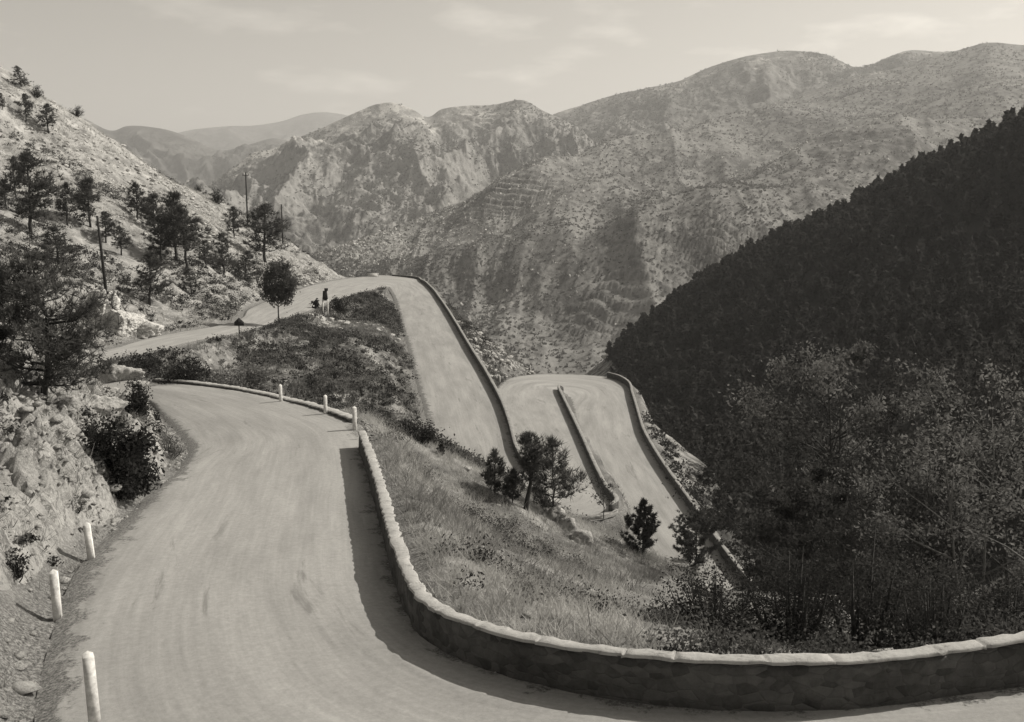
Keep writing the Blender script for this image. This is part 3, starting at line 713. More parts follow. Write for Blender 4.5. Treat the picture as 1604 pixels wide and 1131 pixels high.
# ------------------------------------------------------------------ parapets and kerbs
def idx_near(E, q): return int(np.argmin(np.hypot(E[:, 0] - q[0], E[:, 1] - q[1])))
def path_normals(P):
    T = np.gradient(P[:, :2], axis=0); T /= np.linalg.norm(T, axis=1, keepdims=True) + 1e-9
    return np.stack([T[:, 1], -T[:, 0]], 1)                          # to the right of travel
def stone_wall(name, label, path, side, h, th, deep, step=0.3, body='masonry', cope='coping', seed=1, slab=(0.7, 1.3), cat='wall', rag=0.03, cope_h=0.09, hfun=None):
    """sweep along the inner foot line; side=+1 puts the thickness to the right of travel"""
    path = np.asarray(path, float)
    n = max(8, int(np.linalg.norm(np.diff(path, axis=0), axis=1).sum() / step))
    P = resample(path, n); N = path_normals(P) * side
    root = empty(name, tuple(P[n // 2]))
    o0 = np.array(root.location)
    hh = np.full(n, h) if hfun is None else np.array([hfun(k / (n - 1)) for k in range(n)])
    rows = [(0.0, -0.3), (0.0, 0.0), (0.0, 0.25), (0.0, 0.5), (0.0, 0.75), (0.02, 1.0), (th - 0.02, 1.0), (th, 0.6), (th, 0.1), (th + 0.04 * deep, -deep * 0.5), (th + 0.08 * deep, -deep)]
    V = np.zeros((n, len(rows), 3))
    for j, (a, b) in enumerate(rows):
        zz_ = P[:, 2] + (b * hh if b > 0 else b)
        V[:, j, :2] = P[:, :2] + N * a; V[:, j, 2] = zz_
    nz = rag * fbm(V[..., 0] * 3 + seed, V[..., 1] * 3, V[..., 2] * 3, oct=3)
    V[..., :2] += N[:, None] * nz[..., None]
    V[..., 2] += 0.5 * nz * (np.array([b for a, b in rows]) > 0)[None]
    Q = grid_faces(n, len(rows))
    caps = [list(range(len(rows)))[::1], [(n - 1) * len(rows) + j for j in range(len(rows))][::-1]]
    Q = Q if side > 0 else Q[:, ::-1]
    mesh_np('body', V.reshape(-1, 3) - o0, [Q, np.array([caps[0]]), np.array([caps[1]])], M[body], root)
    # coping slabs
    rng = np.random.default_rng(seed); mb = MB()
    s = np.concatenate([[0], np.cumsum(np.linalg.norm(np.diff(P, axis=0), axis=1))])
    joints = []; x_ = 0.0
    while x_ < s[-1]:
        x_ += rng.uniform(*slab); joints.append(x_)
    joints = np.array(joints)
    for p, q in ((0.0, float(s[-1])),):
        m_ = max(3, int((q - p) / step) + 1); xs = np.sort(np.concatenate([np.linspace(p, q, m_), joints[joints < q - 0.05], joints[joints < q - 0.05] - 0.03, joints[joints < q - 0.05] + 0.03])); m_ = len(xs)
        dz = rng.uniform(-0.006, 0.008); ch = cope_h + rng.uniform(-0.004, 0.006)
        sec = []
        for x in xs:
            pt = np.array([np.interp(x, s, P[:, c]) for c in range(3)]); nn = np.array([np.interp(x, s, N[:, c]) for c in range(2)]); hk = np.interp(x, s, hh)
            j = rng.uniform(-0.005, 0.005, 4) - 0.03 * (np.abs(joints - x).min() < 0.01); k_ = int(np.searchsorted(joints, x)); dz = 0.008 * math.sin(k_ * 7.3); ua = -0.01 + rng.uniform(-rag, rag) * 0.5; ub = th + 0.01 + rng.uniform(-rag, rag) * 0.7
            z0 = pt[2] + hk + dz - 0.012
            for a, z in ((ua, z0), (ua + .004, z0 + ch * .75), (ua + 0.02, z0 + ch + j[0]), ((ua + ub) / 2, z0 + ch + 0.004 + j[1]), (ub - 0.02, z0 + ch + j[2]), (ub, z0 + ch * .75), (ub, z0)):
                sec.append((pt[0] + nn[0] * a, pt[1] + nn[1] * a, z))
        sec = np.array(sec) - o0
        f = grid_faces(m_, 7); f = f if side > 0 else f[:, ::-1]
        mb.add(sec, f); b0 = mb.n - 7 * m_; b1 = mb.n - 7
        mb.q.append(np.array([[0, 1, 5, 6], [1, 2, 4, 5]]) + b0); mb.t.append(np.array([[2, 3, 4]]) + b0)
        mb.q.append(np.array([[0, 6, 5, 1], [1, 5, 4, 2]]) + b1); mb.t.append(np.array([[2, 4, 3]]) + b1)
    mb.build('coping', M[cope], root)
    return tag(root, label, cat)

wa = np.array(wallA)[::-1].copy(); wa[:, 2] -= 0.0
stone_wall('parapet_wall', 'thick stone parapet with pale coping sweeping round the nearest road bend', wa, -1, WALL_H - 0.045, 0.215, 2.0, step=0.16, seed=5, slab=(0.6, 1.6), cope_h=0.04, rag=0.05)
def seg(E, a, b, off=0.0):
    i, j = idx_near(E[len(La):], a) + len(La), idx_near(E[len(La):], b) + len(La)
    P = E[i:j + 1:2].copy()
    return P
pc = seg(LE, zz((612, 432), -13.8), (0.9, 70))
stone_wall('parapet_wall', 'long stone parapet down the right side of the middle road leg from the top bend', pc, -1, 0.6, 0.25, 3.2, step=0.6, seed=8, slab=(1.6, 3.2), cope='far_coping', cope_h=0.05, hfun=lambda u: 0.28 + 0.32 * min(1, u / 0.12))
pd = seg(RE, zz((960, 804), -19.15), (5.9, 117.4))
stone_wall('dividing_wall', 'straight stone wall dividing the two lowest legs of the road', pd, 1, 0.55, 0.25, 4.5, step=0.6, seed=9, slab=(1.6, 3.2), cope='far_coping', cope_h=0.05)
pe = seg(LE, zz((955, 592), -22.05), (19, 55))
stone_wall('parapet_wall', 'winding stone parapet on the outer edge of the lowest road leg beside the dark wood', pe, -1, 0.7, 0.25, 2.5, step=0.6, seed=12, slab=(1.6, 3.2), cope='far_coping', cope_h=0.05)
pr = seg(RE, (-2.2, 61.6), zz((958, 800), -19.2))
stone_wall('retaining_wall', 'curved pale rubble retaining wall below the hidden lower bend', pr[:], 1, 0.10, 0.35, 3.4, step=0.4, body='retaining', seed=15, slab=(0.5, 0.9), cope='far_coping', cope_h=0.05)

stone_wall('stone_kerb', 'low rough stone kerb along the far edge of the near bend', kerbA, 1, 0.27, 0.34, 1.2, step=0.25, seed=4, slab=(0.3, 0.8), cat='kerb', rag=0.09, cope_h=0.05)

# ------------------------------------------------------------------ white posts, poles, signs
def bollard_mesh(w, h):
    mb = MB(); mb.box((0, 0, h * 0.5 - 0.15), (w, w, h + 0.3 - w * 0.5), 0, 0.93); 
    mb.add([(-w*.465, -w*.465, h - w*.25), (w*.465, -w*.465, h - w*.25), (w*.465, w*.465, h - w*.25), (-w*.465, w*.465, h - w*.25), (0, 0, h + w * 0.2)], T=[(0, 1, 4), (1, 2, 4), (2, 3, 4), (3, 0, 4)])
    return mb
GP = 'white marker posts along the road'
boll = bollard_mesh(0.135, 0.86).build('marker_post', M['white'])
def post(px, py, lab, tilt=(0, 0), sc=1.0, rz=0.35, z=None, first=[True]):
    p = hit(px, py) if z is None else np.array(zz((px, py), z))
    o = boll if first[0] else boll.copy()
    if not first[0]: COL.objects.link(o)
    first[0] = False
    o.location = p; o.rotation_euler = (tilt[0], tilt[1], rz); o.scale = (sc, sc, sc)
    tag(o, lab, 'post', GP)
post(148, 1128, 'large white square post with pointed top at the bottom of the picture', (0.0, -0.03), 1.05, 0.5, -6.42)
post(91, 973, 'white post on the gravel verge between the rock bank and the near bend', (0, -0.02), 1.0, 0.3)
post(144, 881, 'leaning white post at the foot of the pale rock bank', (0.0, -0.07), 0.95, 0.2)
post(440, 634, 'white post on the stone kerb farthest from the parapet end', (0, 0), 1.0, 0.1)
post(510, 654, 'middle white post of three along the stone kerb', (0, 0.01), 1.0, 0.1)
post(556, 679, 'white post standing right at the start of the near parapet', (0, 0), 1.1, 0.1)
post(593, 434, 'tiny white post beside the pale block at the top bend', (0, 0), 0.9, 0)
post(645, 436, 'tiny white post on the parapet round the top bend', (0, 0), 1.2, 0)
post(783, 602, 'small white post at the left end of the lower bend', (0, 0), 1.2, 0)
post(831, 584, 'small white post on the far side of the lower bend by the rocky bank tip', (0, 0), 1.1, 0)
post(898, 584, 'small white post before the dark wood on the far side of the lower bend', (0, 0), 1.2, 0)
mb = MB(); mb.box((0, 0, 0.3), (1.9, 0.35, 0.8), 0.1, 0.96); mb.box((0, 0, 0.74), (2.0, 0.42, 0.08), 0.1)
o = mb.build('kerb_block', M['white']); o.location = hit(584, 434.5); tag(o, 'short white painted block at the outer edge of the top bend', 'block')

def utility_pole(px, py, top, lab, lean=0.0, arm=False):
    p = hit(px, py); d = p[1]; a, b = ray(px, top)
    h = b * d - p[2]; h = max(h, 3.0)
    root = empty('utility_pole', p)
    mb = MB(); mb.tube([(0, 0, -0.5), (lean * 0.5, 0, h * 0.5), (lean, 0, h)], [0.15, 0.125, 0.095], 8); mb.build('pole', M['wood'], root)
    if arm:
        mb = MB(); mb.box((lean, 0, h - 0.5), (1.1, 0.1, 0.1)); mb.build('crossarm', M['wood'], root)
    for k in (-1, 1):
        mb = MB()
        if arm: mb.tube([(lean + k * 0.45, 0, h - 0.45), (lean + k * 0.45, 0, h - 0.2)], [0.05, 0.06], 6)
        else: mb.tube([(lean + k * 0.09, 0, h - 0.35 - 0.25 * k), (lean + k * 0.22, 0, h - 0.33 - 0.25 * k), (lean + k * 0.22, 0, h - 0.15 - 0.25 * k)], [0.03, 0.03, 0.06], 6)
        mb.build('insulator', M['dark'], root)
    tag(root, lab, 'pole', 'utility poles up the left hillside')
utility_pole(168, 471, 338, 'tall dark wooden pole above the pale rock cutting', -0.45)
utility_pole(388, 355, 270, 'thin dark pole with crossarm on the hillside crest against the pale cliff', 0.0, True)
utility_pole(443, 382, 320, 'short thin dark pole right of the round dark pine on the crest', 0.0)

def sign(px, py, ph, lab, kind):
    p = hit(px, py); h = ph * VS(p[1]); root = empty('road_sign', p)
    if kind == 'house':
        mb = MB(); mb.tube([(0, 0, -0.3), (0, 0, h)], [0.05, 0.05], 8); mb.build('post', M['dark'], root)
        w = h * 0.28
        V = [(-w, .05, h * .62), (w, .05, h * .62), (w, .05, h * .82), (0, .05, h * 1.08), (-w, .05, h * .82)]
        V2 = [(x, y + 0.04, z) for x, y, z in V]
        mb = MB(); mb.add(V + V2, Q=[(0, 1, 2, 4), (5, 9, 7, 6), (0, 5, 6, 1), (1, 6, 7, 2), (2, 7, 8, 3), (3, 8, 9, 4), (4, 9, 5, 0)], T=[(2, 3, 4), (7, 9, 8)])
        mb.build('sign_plate', M['dark'], root)
    else:
        for k in (-1, 1):
            mb = MB(); mb.tube([(k * h * 0.1, 0, -0.3), (k * h * 0.09, 0, h * 0.62)], [0.09, 0.09], 8); mb.build('leg', M['white'], root)
        mb = MB(); mb.box((0, 0, h * 0.76), (h * 0.22, 0.1, h * 0.38), 0.0, 0.7); mb.box((h * .05, 0, h * 1.0), (h * .14, .08, h * .1)); mb.build('sign_plate', M['dark'], root)
    tag(root, lab, 'sign')
sign(375, 527, 27, 'small dark pointed road sign on a thin post beside the far road leg', 'house')
sign(510, 494, 40, 'dark narrow board on two white legs at the inside of the top bend', 'board')

# ------------------------------------------------------------------ rocks
import bmesh
def boulder_mesh(seed, sub=4, flat=0.75, blocky=0.22):
    bm = bmesh.new(); bmesh.ops.create_icosphere(bm, subdivisions=sub, radius=1.0)
    V = np.array([v.co[:] for v in bm.verts]); Fs = np.array([[v.index for v in f.verts] for f in bm.faces]); bm.free()
    rg = np.random.default_rng(int(seed * 10)); Nn = rg.normal(size=(18, 3)); Nn /= np.linalg.norm(Nn, axis=1, keepdims=True); dk = rg.uniform(0.62, 1.0, 18)
    r = np.min(np.where(V @ Nn.T > 0.05, dk / np.maximum(V @ Nn.T, 0.05), 9.0), axis=1)
    r = np.minimum(r, 1.35)
    n1 = fbm(V[:, 0] * 1.3 + seed, V[:, 1] * 1.3, V[:, 2] * 1.3, oct=3); n2 = fbm(V[:, 0] * 4 + seed, V[:, 1] * 4, V[:, 2] * 5, oct=5, ridged=True, gain=0.6)
    V = V * (r * (1 + 0.20 * n1 + 0.16 * n2))[:, None]; V[:, 2] *= flat
    return V, Fs
def boulder(px, py, w, hgt, lab, seed, name='boulder', mat='rock', sub=4, deep=1.0, sink=0.3, cat='rock', group=None):
    p = hit(px, py); s = VS(p[1]); V, Fs = boulder_mesh(seed, sub)
    sx, sz = w * s / 2, hgt * s / 1.1
    V = V * np.array([sx, sx * deep, sz]); 
    o = mesh_np(name, V, [Fs], M[mat]); o.location = p + np.array([0, 0, sz * (0.5 - sink)])
    return tag(o, lab, cat, group)
boulder(158, 512, 70, 60, 'tall left block of the white rock cutting beside the far road leg', 2.3, 'rock_outcrop', 'pale_rock', sub=6, deep=1.2, sink=0.2)
boulder(195, 522, 66, 44, 'middle block of the white rock cutting under the tall pole', 6.9, 'rock_outcrop', 'pale_rock', sub=6, deep=1.2, sink=0.25)
boulder(226, 526, 50, 26, 'low right end of the white rock cutting beside the far road leg', 9.4, 'rock_outcrop', 'pale_rock', sub=5, deep=1.2, sink=0.25)
boulder(183, 600, 56, 30, 'pale rock at the tip between the near bend and the far road leg', 5.1, sub=5)
boulder(160, 652, 66, 42, 'broad white rock behind the large bush on the bank', 8.8, sub=5)
boulder(100, 662, 50, 40, 'white rock on the bank just right of the big pine trunk', 11.2, sub=5)
boulder(52, 622, 38, 42, 'upright white rock left of the big pine trunk', 14.9, sub=5)
boulder(15, 600, 44, 50, 'pale rock at the left picture edge above the rock bank', 17.1, sub=5)
boulder(222, 606, 40, 14, 'flat heap of pale stone at the end of the stone kerb', 19.5)
boulder(868, 812, 34, 22, 'pale rock at the upper left of the rocks on the spur rim', 21.3)
boulder(888, 828, 36, 24, 'middle pale rock on the spur rim under the larger pine', 24.4)
boulder(908, 848, 42, 26, 'lowest and largest pale rock on the spur rim before the retaining wall', 27.2)
boulder(1278, 884, 52, 30, 'pale slanting rock among the dark bushes', 31.7)
boulder(1110, 930, 46, 16, 'white stones at the spur rim below the dark bushy pine', 34.2)
boulder(1180, 958, 44, 20, 'white rock at the spur edge beside the end of the lowest parapet', 37.9)
boulder(832, 968, 26, 16, 'small pale stone in the grass above the near parapet', 41.3, sub=3)
boulder(940, 905, 14, 18, 'little upright stone in the grass on the near spur', 43.3, sub=3)
boulder(1548, 986, 40, 14, 'pale stone lying on the parapet edge at the right', 46.3, sub=3)
boulder(957, 560, 24, 7, 'small unidentified white patch at the edge of the dark wood beyond the lower bend', 49.3, sub=3)  # boulder mesh added as stand-in for a flat white spot of unknown nature

# ------------------------------------------------------------------ trees
def pine_parts(h, seed, cb, cw, shape, ln, wd, k, dens, bend=0.0, up=0.25, rad=0.02, jit=0.034):
    rng = np.random.default_rng(seed)
    n = 9; z = np.linspace(0, 1, n)
    wob = np.cumsum(rng.normal(size=(n, 2)) * 0.012, 0) * h
    tp = np.stack([wob[:, 0] + bend * h * (np.sin(z * 3.0) * 0.5 - 0.3 * z), wob[:, 1], z * h], 1); tp[:, :2] -= tp[0, :2]
    tr = MB(); tp0 = tp.copy(); tp0[0, 2] -= 0.3
    tr.tube(tp0, rad * h * (1 - 0.85 * z) + 0.008, 7)
    cr = MB(); C_, D_ = [], []
    lev = max(6, int(11 * dens))
    for i in range(lev):
        s = (i + rng.uniform(0, 0.8)) / lev
        if shape == 'cone': pr = (1 - s) ** 0.85 + 0.06
        elif shape == 'round': pr = math.sqrt(max(0.05, 1 - (1.75 * s - 0.75) ** 2))
        elif shape == 'ovoid': pr = math.sin(math.pi * (0.22 + 0.76 * s)) ** 0.9 * (1.15 - 0.35 * s)
        else: pr = 0.45 + 0.75 * math.sin(math.pi * min(1, s * 0.85 + 0.1))
        zt = cb + (1 - cb) * s
        base = np.array([np.interp(zt, z, tp[:, c]) for c in range(3)])
        for j in range(rng.integers(3, 6)):
            az = rng.uniform(0, 2 * math.pi); L = cw * h * pr * rng.uniform(0.55, 1.2)
            if rng.random() < 0.12: L *= 0.4
            u = up + rng.normal() * 0.15 + 0.4 * s
            e1 = np.array([math.cos(az), math.sin(az), u * 0.4]); e2 = np.array([math.cos(az + rng.normal() * .3), math.sin(az + rng.normal() * .3), u + 0.35])
            P = np.array([base, base + e1 * L * 0.55, base + e1 * L * 0.55 + e2 * L * 0.5])
            tr.tube(P, [rad * h * 0.32 * (1 - 0.6 * s) + .006, rad * h * 0.2 * (1 - 0.6 * s) + .005, 0.005], 4)
            m = max(3, int(L / (0.16 * h * 0.35) * dens * 1.4))
            for q in range(m):
                f = rng.uniform(0.3, 1.0) ** 0.7
                c = P[0] + (P[1] - P[0]) * min(1, f / 0.55) + (P[2] - P[1]) * max(0, (f - 0.5) / 0.5)
                C_.append(c + rng.normal(size=3) * np.array([1, 1, 0.6]) * jit * h * (0.4 + f)); D_.append(e2 / np.linalg.norm(e2) * 0.6 + np.array([0, 0, 0.5]))
    for q in range(int(10 * dens)):
        C_.append(tp[-1] + rng.normal(size=3) * 0.02 * h); D_.append((0, 0, 1.0))
    cr.needles(np.array(C_), np.array(D_), ln, wd, k, rng)
    return tr, cr
def broad_parts(h, seed, cb, cw, leaf, nleaf, airy=0.5, trunks=1, rad=0.018, lean=0.0):
    rng = np.random.default_rng(seed); tr, cr = MB(), MB(); C_ = []
    for t_ in range(trunks):
        a0 = rng.uniform(0, 6.28); off = 0.02 * h * (trunks > 1); spread = 0.16 * (trunks > 1)
        n = 7; z = np.linspace(0, 1, n)
        tp = np.stack([off * math.cos(a0) + z * h * (spread * math.cos(a0) + lean) + np.cumsum(rng.normal(size=n)) * 0.015 * h, off * math.sin(a0) + z * h * spread * math.sin(a0) + np.cumsum(rng.normal(size=n)) * 0.015 * h, z * h * 0.9], 1)
        tp[0, 2] = -0.3
        tr.tube(tp, rad * h / math.sqrt(trunks) * (1 - 0.85 * z) + .006, 7)
        nb = max(5, int(13 / math.sqrt(trunks)))
        for i in range(nb):
            s = (i + 0.5) / nb; zt = cb + (0.97 - cb) * s
            base = np.array([np.interp(zt, z, tp[:, c]) for c in range(3)])
            pr = math.sqrt(max(0.1, 1 - (1.7 * s - 0.8) ** 2))
            az = i * 2.4 + rng.normal() * 0.5; L = cw * h * pr * rng.uniform(0.7, 1.15)
            e = np.array([math.cos(az), math.sin(az), 0.45 + 0.5 * s])
            mid = base + e * L * 0.55 + rng.normal(size=3) * 0.02 * h
            tr.tube([base, mid, base + e * L], [rad * h * 0.4 * (1 - .5 * s) + .004, rad * h * .22 * (1 - .5 * s) + .004, .004], 4)
            for j in range(5):
                f = rng.uniform(0.35, 1.0); b2 = base + e * L * f
                d2 = e + rng.normal(size=3) * 0.7; tip = b2 + d2 / np.linalg.norm(d2) * L * rng.uniform(0.25, 0.5)
                tr.tube([b2, (b2 + tip) / 2 + rng.normal(size=3) * .01 * h, tip], [rad * h * .14 + .003, .006, .003], 3)
                for q in range(4): C_.append((tip + (b2 - tip) * rng.uniform(0, 0.6), L))
    cs = np.array([c for c, l in C_]); ls = np.array([l for c, l in C_])
    w_ = rng.uniform(0.1, 1, len(cs)) ** 1.5; w_ /= w_.sum()
    k = rng.choice(len(cs), nleaf, p=w_)
    pts = cs[k] + rng.normal(size=(nleaf, 3)) * (ls[k] * (0.10 + 0.12 * airy))[:, None] * np.array([1, 1, 0.65])
    cr.leaves(pts, leaf, rng, 0.5)
    return tr, cr
def bush_parts(w, h, seed, leaf, nleaf, twig=True):
    rng = np.random.default_rng(seed); tr, cr = MB(), MB(); cs = []
    for i in range(16):
        az = rng.uniform(0, 6.28); r = rng.uniform(0, 1) ** 0.6; top = np.array([math.cos(az) * r * w / 2, math.sin(az) * r * w / 2, h * (1.0 - 0.55 * r * r) * rng.uniform(0.55, 1.05)])
        b0 = np.array([top[0] * 0.25, top[1] * 0.25, -0.15]); mid = (b0 + top) / 2 + np.array([top[0] * .15, top[1] * .15, 0])
        tr.tube([b0, mid, top], [0.02 * h + .004, .012 * h + .004, .004], 4)
        for q in range(5):
            f = rng.uniform(0.15, 1.0); cs.append(b0 * (1 - f) + top * f + rng.normal(size=3) * 0.04 * w)
    cs = np.array(cs); w_ = rng.uniform(0.1, 1, len(cs)); w_ /= w_.sum(); k = rng.choice(len(cs), nleaf, p=w_)
    pts = cs[k] + rng.normal(size=(nleaf, 3)) * np.array([w, w, h]) * 0.085
    pts[:, 2] = np.maximum(pts[:, 2], 0.02)
    cr.leaves(pts, leaf, rng, 0.5)
    return tr, cr
def make_tree(name, parts, mats=('bark', 'pine'), stem='trunk'):
    root = empty(name, (0, 0, 0)); parts[0].build(stem, M[mats[0]], root); parts[1].build('crown', M[mats[1]], root)
    return root
PROTO = {}
def plant(kind, p, h, lab, cat='tree', group=None, rz=None, wide=1.0, tilt=(0, 0)):
    pr = PROTO[kind]
    if not pr[2]: o = pr[0]; pr[2] = True
    else: o = copy_tree(pr[0])
    s = h / pr[1]
    o.location = p; o.scale = (s * wide * 1.3, s * wide * 1.3, s)
    o.rotation_euler = (tilt[0], tilt[1], random.Random(lab + str(p[0])).uniform(0, 6.28) if rz is None else rz)
    for k in ('group',):
        if k in o: del o[k]
    return tag(o, lab, cat, group)
def proto(kind, name, h, parts, mats=('bark', 'pine'), stem='trunk'): PROTO[kind] = [make_tree(name, parts, mats, stem), h, False]
proto('p1', 'pine_tree', 5, pine_parts(5, 1, 0.20, 0.27, 'ovoid', 0.40, 0.06, 14, 1.25))
proto('p2', 'pine_tree', 5, pine_parts(5, 2, 0.34, 0.27, 'ovoid', 0.40, 0.06, 14, 1.25))
proto('p3', 'pine_tree', 5, pine_parts(5, 3, 0.18, 0.30, 'cone', 0.40, 0.06, 14, 1.3))
proto('p4', 'pine_tree', 5, pine_parts(5, 4, 0.14, 0.34, 'cone', 0.40, 0.06, 13, 1.2))
proto('p5', 'pine_tree', 5, pine_parts(5, 5, 0.22, 0.24, 'ovoid', 0.40, 0.06, 14, 1.2))
_rt = broad_parts(5, 6, 0.30, 0.26, 0.09, 2500, 0.75, rad=0.014)
_rg = np.random.default_rng(5); _q = _rg.normal(size=(16000, 3)); _q *= (_rg.uniform(0.25, 1, (16000, 1)) ** 0.45) / np.linalg.norm(_q, axis=1, keepdims=True)
_q *= (1 + 0.35 * fbm(_q[:, 0] * 2.2, _q[:, 1] * 2.2, _q[:, 2] * 2.2, oct=2))[:, None]
_q = _q[fbm(_q[:, 0] * 3.5 + 7, _q[:, 1] * 3.5, _q[:, 2] * 3.5, oct=3) > -0.08]
_rt[1].leaves(_q * np.array([1.55, 1.55, 1.75]) + np.array([0, 0, 3.35]), 0.085, _rg, 0.55)
proto('rb', 'round_tree', 5, _rt, ('bark', 'mid_bush'))
proto('sh', 'shrub', 2, bush_parts(2.6, 2, 7, 0.09, 900), ('bark', 'bush'), 'stem')
G1 = 'pines scattered over the left hillside'
T = [  # kind, foot x, foot y, height in photo pixels, label, wide
    ('p4', 33, 139, 46, 'round-topped pine highest on the skyline of the left hill', 1.2), ('p1', 41, 190, 56, 'slim dark pine on the slope just under the highest skyline pine', 1.0),
    ('p5', 76, 209, 60, 'open-crowned pine with a bare trunk right of the slim pine near the skyline', 1.3), ('p3', 4, 172, 34, 'small pine cut by the left picture edge near the skyline', 1.0),
    ('p1', 49, 367, 116, 'largest dark pine on the upper left slope with a thick crown', 1.0), ('p5', 25, 310, 58, 'thin pine close behind the left side of the largest slope pine', 0.8),
    ('p5', 106, 354, 62, 'slender pine in the gap right of the largest slope pine', 0.9), ('p1', 142, 356, 70, 'dark pine just left of the top of the tall wooden pole', 1.0),
    ('p4', 92, 414, 54, 'low wide pine with drooping boughs below the largest slope pine', 1.5), ('p5', 215, 345, 54, 'faint pine high in the middle of the left slope', 1.1),
    ('p1', 243, 366, 56, 'broad pine at the left end of the pine row on mid slope', 1.1), ('p1', 277, 409, 98, 'tall pine in the middle of the left slope with forked crown', 0.9),
    ('p2', 294, 428, 96, 'tall pine with a long bare trunk in front of the pine row', 1.0), ('p1', 253, 410, 52, 'short dark pine under the broad pine on mid slope', 1.2),
    ('p5', 367, 374, 46, 'small thin pine under the crossarm pole on the crest', 1.0), ('p1', 416, 412, 84, 'round dark pine on the crest between the two thin poles', 1.1),
    ('p4', 350, 430, 60, 'ragged pine below the thin pine near the crest', 1.0), ('p3', 235, 478, 78, 'conical dark pine right of the tall pole above the rock cutting', 1.05),
    ('p5', 190, 400, 42, 'small pine right of the tall pole on the slope', 1.2), ('p4', 322, 420, 40, 'low pine right of the tall bare-trunked pine', 1.1),
    ('p4', 300, 462, 40, 'low bushy pine on the slope above the far road leg', 1.2), ('p1', 166, 380, 44, 'small dark pine behind the tall wooden pole', 1.1),
    ('p4', 384, 440, 44, 'squat pine left of the round roadside tree on the slope', 1.3), ('p1', 10, 330, 44, 'pine at the left picture edge level with the largest slope pine', 1.2),
    ('p4', 128, 322, 36, 'small scrubby pine high on the slope above the tall pole', 1.1)]
for k, x, y, hp, lab, wd in T:
    p = hit(x, y); plant(k, p, hp * VS(p[1]) * (0.68 if y < 215 else 1.0), lab, 'tree', G1, wide=wd * (0.85 if y < 215 else 0.95))
for x, y, hp, lab in [(56, 152, 18, 'small bush on the skyline right of the highest pine'), (120, 182, 16, 'small round bush on the skyline of the left hill'), (215, 243, 22, 'dark bush halfway down the left skyline'), (340, 318, 22, 'dark bush near the foot of the left skyline'), (310, 300, 12, 'tiny bush on the left skyline above the lowest dark bush')]:
    p = hit(x, y); plant('sh', p, hp * VS(p[1]), lab, 'bush', 'bushes on the skyline of the left hill', wide=0.8)
p = hit(437, 510); plant('rb', p, 98 * VS(p[1]), 'round leafy tree with a thin trunk at the roadside of the far leg', 'tree', wide=0.68)
# the big pine on the rock bank
p = hit(66, 640)
big = make_tree('pine_tree', pine_parts(232 * VS(p[1]), 21, 0.13, 0.40, 'ovoid', 0.24, 0.026, 13, 2.1, bend=0.22, up=0.12, rad=0.024), ('bark', 'near_pine')); big.location = p; big.rotation_euler = (0, 0.05, 0.2)
tag(big, 'big dark pine with a curved trunk leaning out of the rock bank at left', 'tree')
p = hit(-28, 585); o = make_tree('pine_tree', pine_parts(150 * VS(p[1]), 22, 0.12, 0.42, 'round', 0.26, 0.035, 14, 1.8)); o.location = p
tag(o, 'dark pine half outside the left picture edge behind the big pine', 'tree')
# pines on the rim of the spur
def spurpine(px, py, hp, lab, args, tilt=(0, 0), name='pine_tree', mats=('bark', 'pine')):
    p = hit(px, py); h = hp * VS(p[1]); o = make_tree(name, pine_parts(h, *args)); o.location = p; o.rotation_euler = (tilt[0], tilt[1], 0)
    return tag(o, lab, 'tree', 'pines on the rim of the grassy spur')
spurpine(822, 797, 118, 'narrow dark pine with a snaking trunk in the middle of the spur rim group', (31, 0.40, 0.16, 'round', 0.24, 0.028, 16, 1.7, 0.16, 0.3, 0.034))
spurpine(866, 810, 122, 'widest pine of the spur rim group with feathery spreading branches', (32, 0.14, 0.38, 'cone', 0.36, 0.024, 10, 1.7, 0.03, 0.45, 0.012))
spurpine(775, 775, 68, 'low bushy pine at the left of the spur rim group', (33, 0.08, 0.36, 'cone', 0.24, 0.026, 8, 1.2, 0.0, 0.4, 0.016))
spurpine(803, 788, 52, 'short pine squeezed between the low bushy pine and the snaking pine', (36, 0.1, 0.34, 'cone', 0.24, 0.026, 8, 1.1, 0.0, 0.4, 0.016))
spurpine(1004, 868, 86, 'small cone-shaped pine with upturned branches standing against the lowest road leg', (34, 0.03, 0.36, 'cone', 0.17, 0.035, 22, 1.7, 0.0, 0.75, 0.016, 0.014))
spurpine(1088, 890, 90, 'dark bushy pine overlapping the parapet of the lowest road leg', (35, 0.05, 0.42, 'round', 0.22, 0.035, 24, 2.0, 0.0, 0.3, 0.018, 0.02))
p = hit(945, 815); o = make_tree('sapling', broad_parts(62 * VS(p[1]), 41, 0.3, 0.36, 0.07, 420, 0.7, rad=0.012), ('bark', 'leaf')); o.location = p
tag(o, 'thin sparse sapling at the near end of the dividing wall', 'tree')
# shrubs with a place of their own
def shrub(px, py, wpx, hpx, lab, seed, leaf=None, n=1500, mat='bush', d=None, name='shrub'):
    if d is None: p = hit(px, py)
    else:
        a, b = ray(px, py); p = np.array([a * d, d, float(H(a * d, d))])
    s = VS(p[1]); lf = max(0.03, 0.0014 * p[1]) if leaf is None else leaf
    o = make_tree(name, bush_parts(wpx * s, hpx * s, seed, lf, n), ('bark', mat), 'stem'); o.location = p
    return tag(o, lab, 'bush')
shrub(182, 772, 128, 128, 'large dark round bush spilling over the rock bank beside the near bend', 51, n=9500, leaf=0.06)
shrub(150, 700, 70, 60, 'smaller dark bush behind the large bush on the bank', 56, n=2200)
shrub(213, 652, 54, 56, 'dark round bush at the far end of the bank touching the near bend', 52, n=3000)
shrub(240, 664, 26, 26, 'small dark bush at the road edge below the round bank bush', 53, n=900)
shrub(262, 715, 60, 34, 'low thin bush on the bank tip beside the near bend', 54, n=1100, mat='grey_bush')
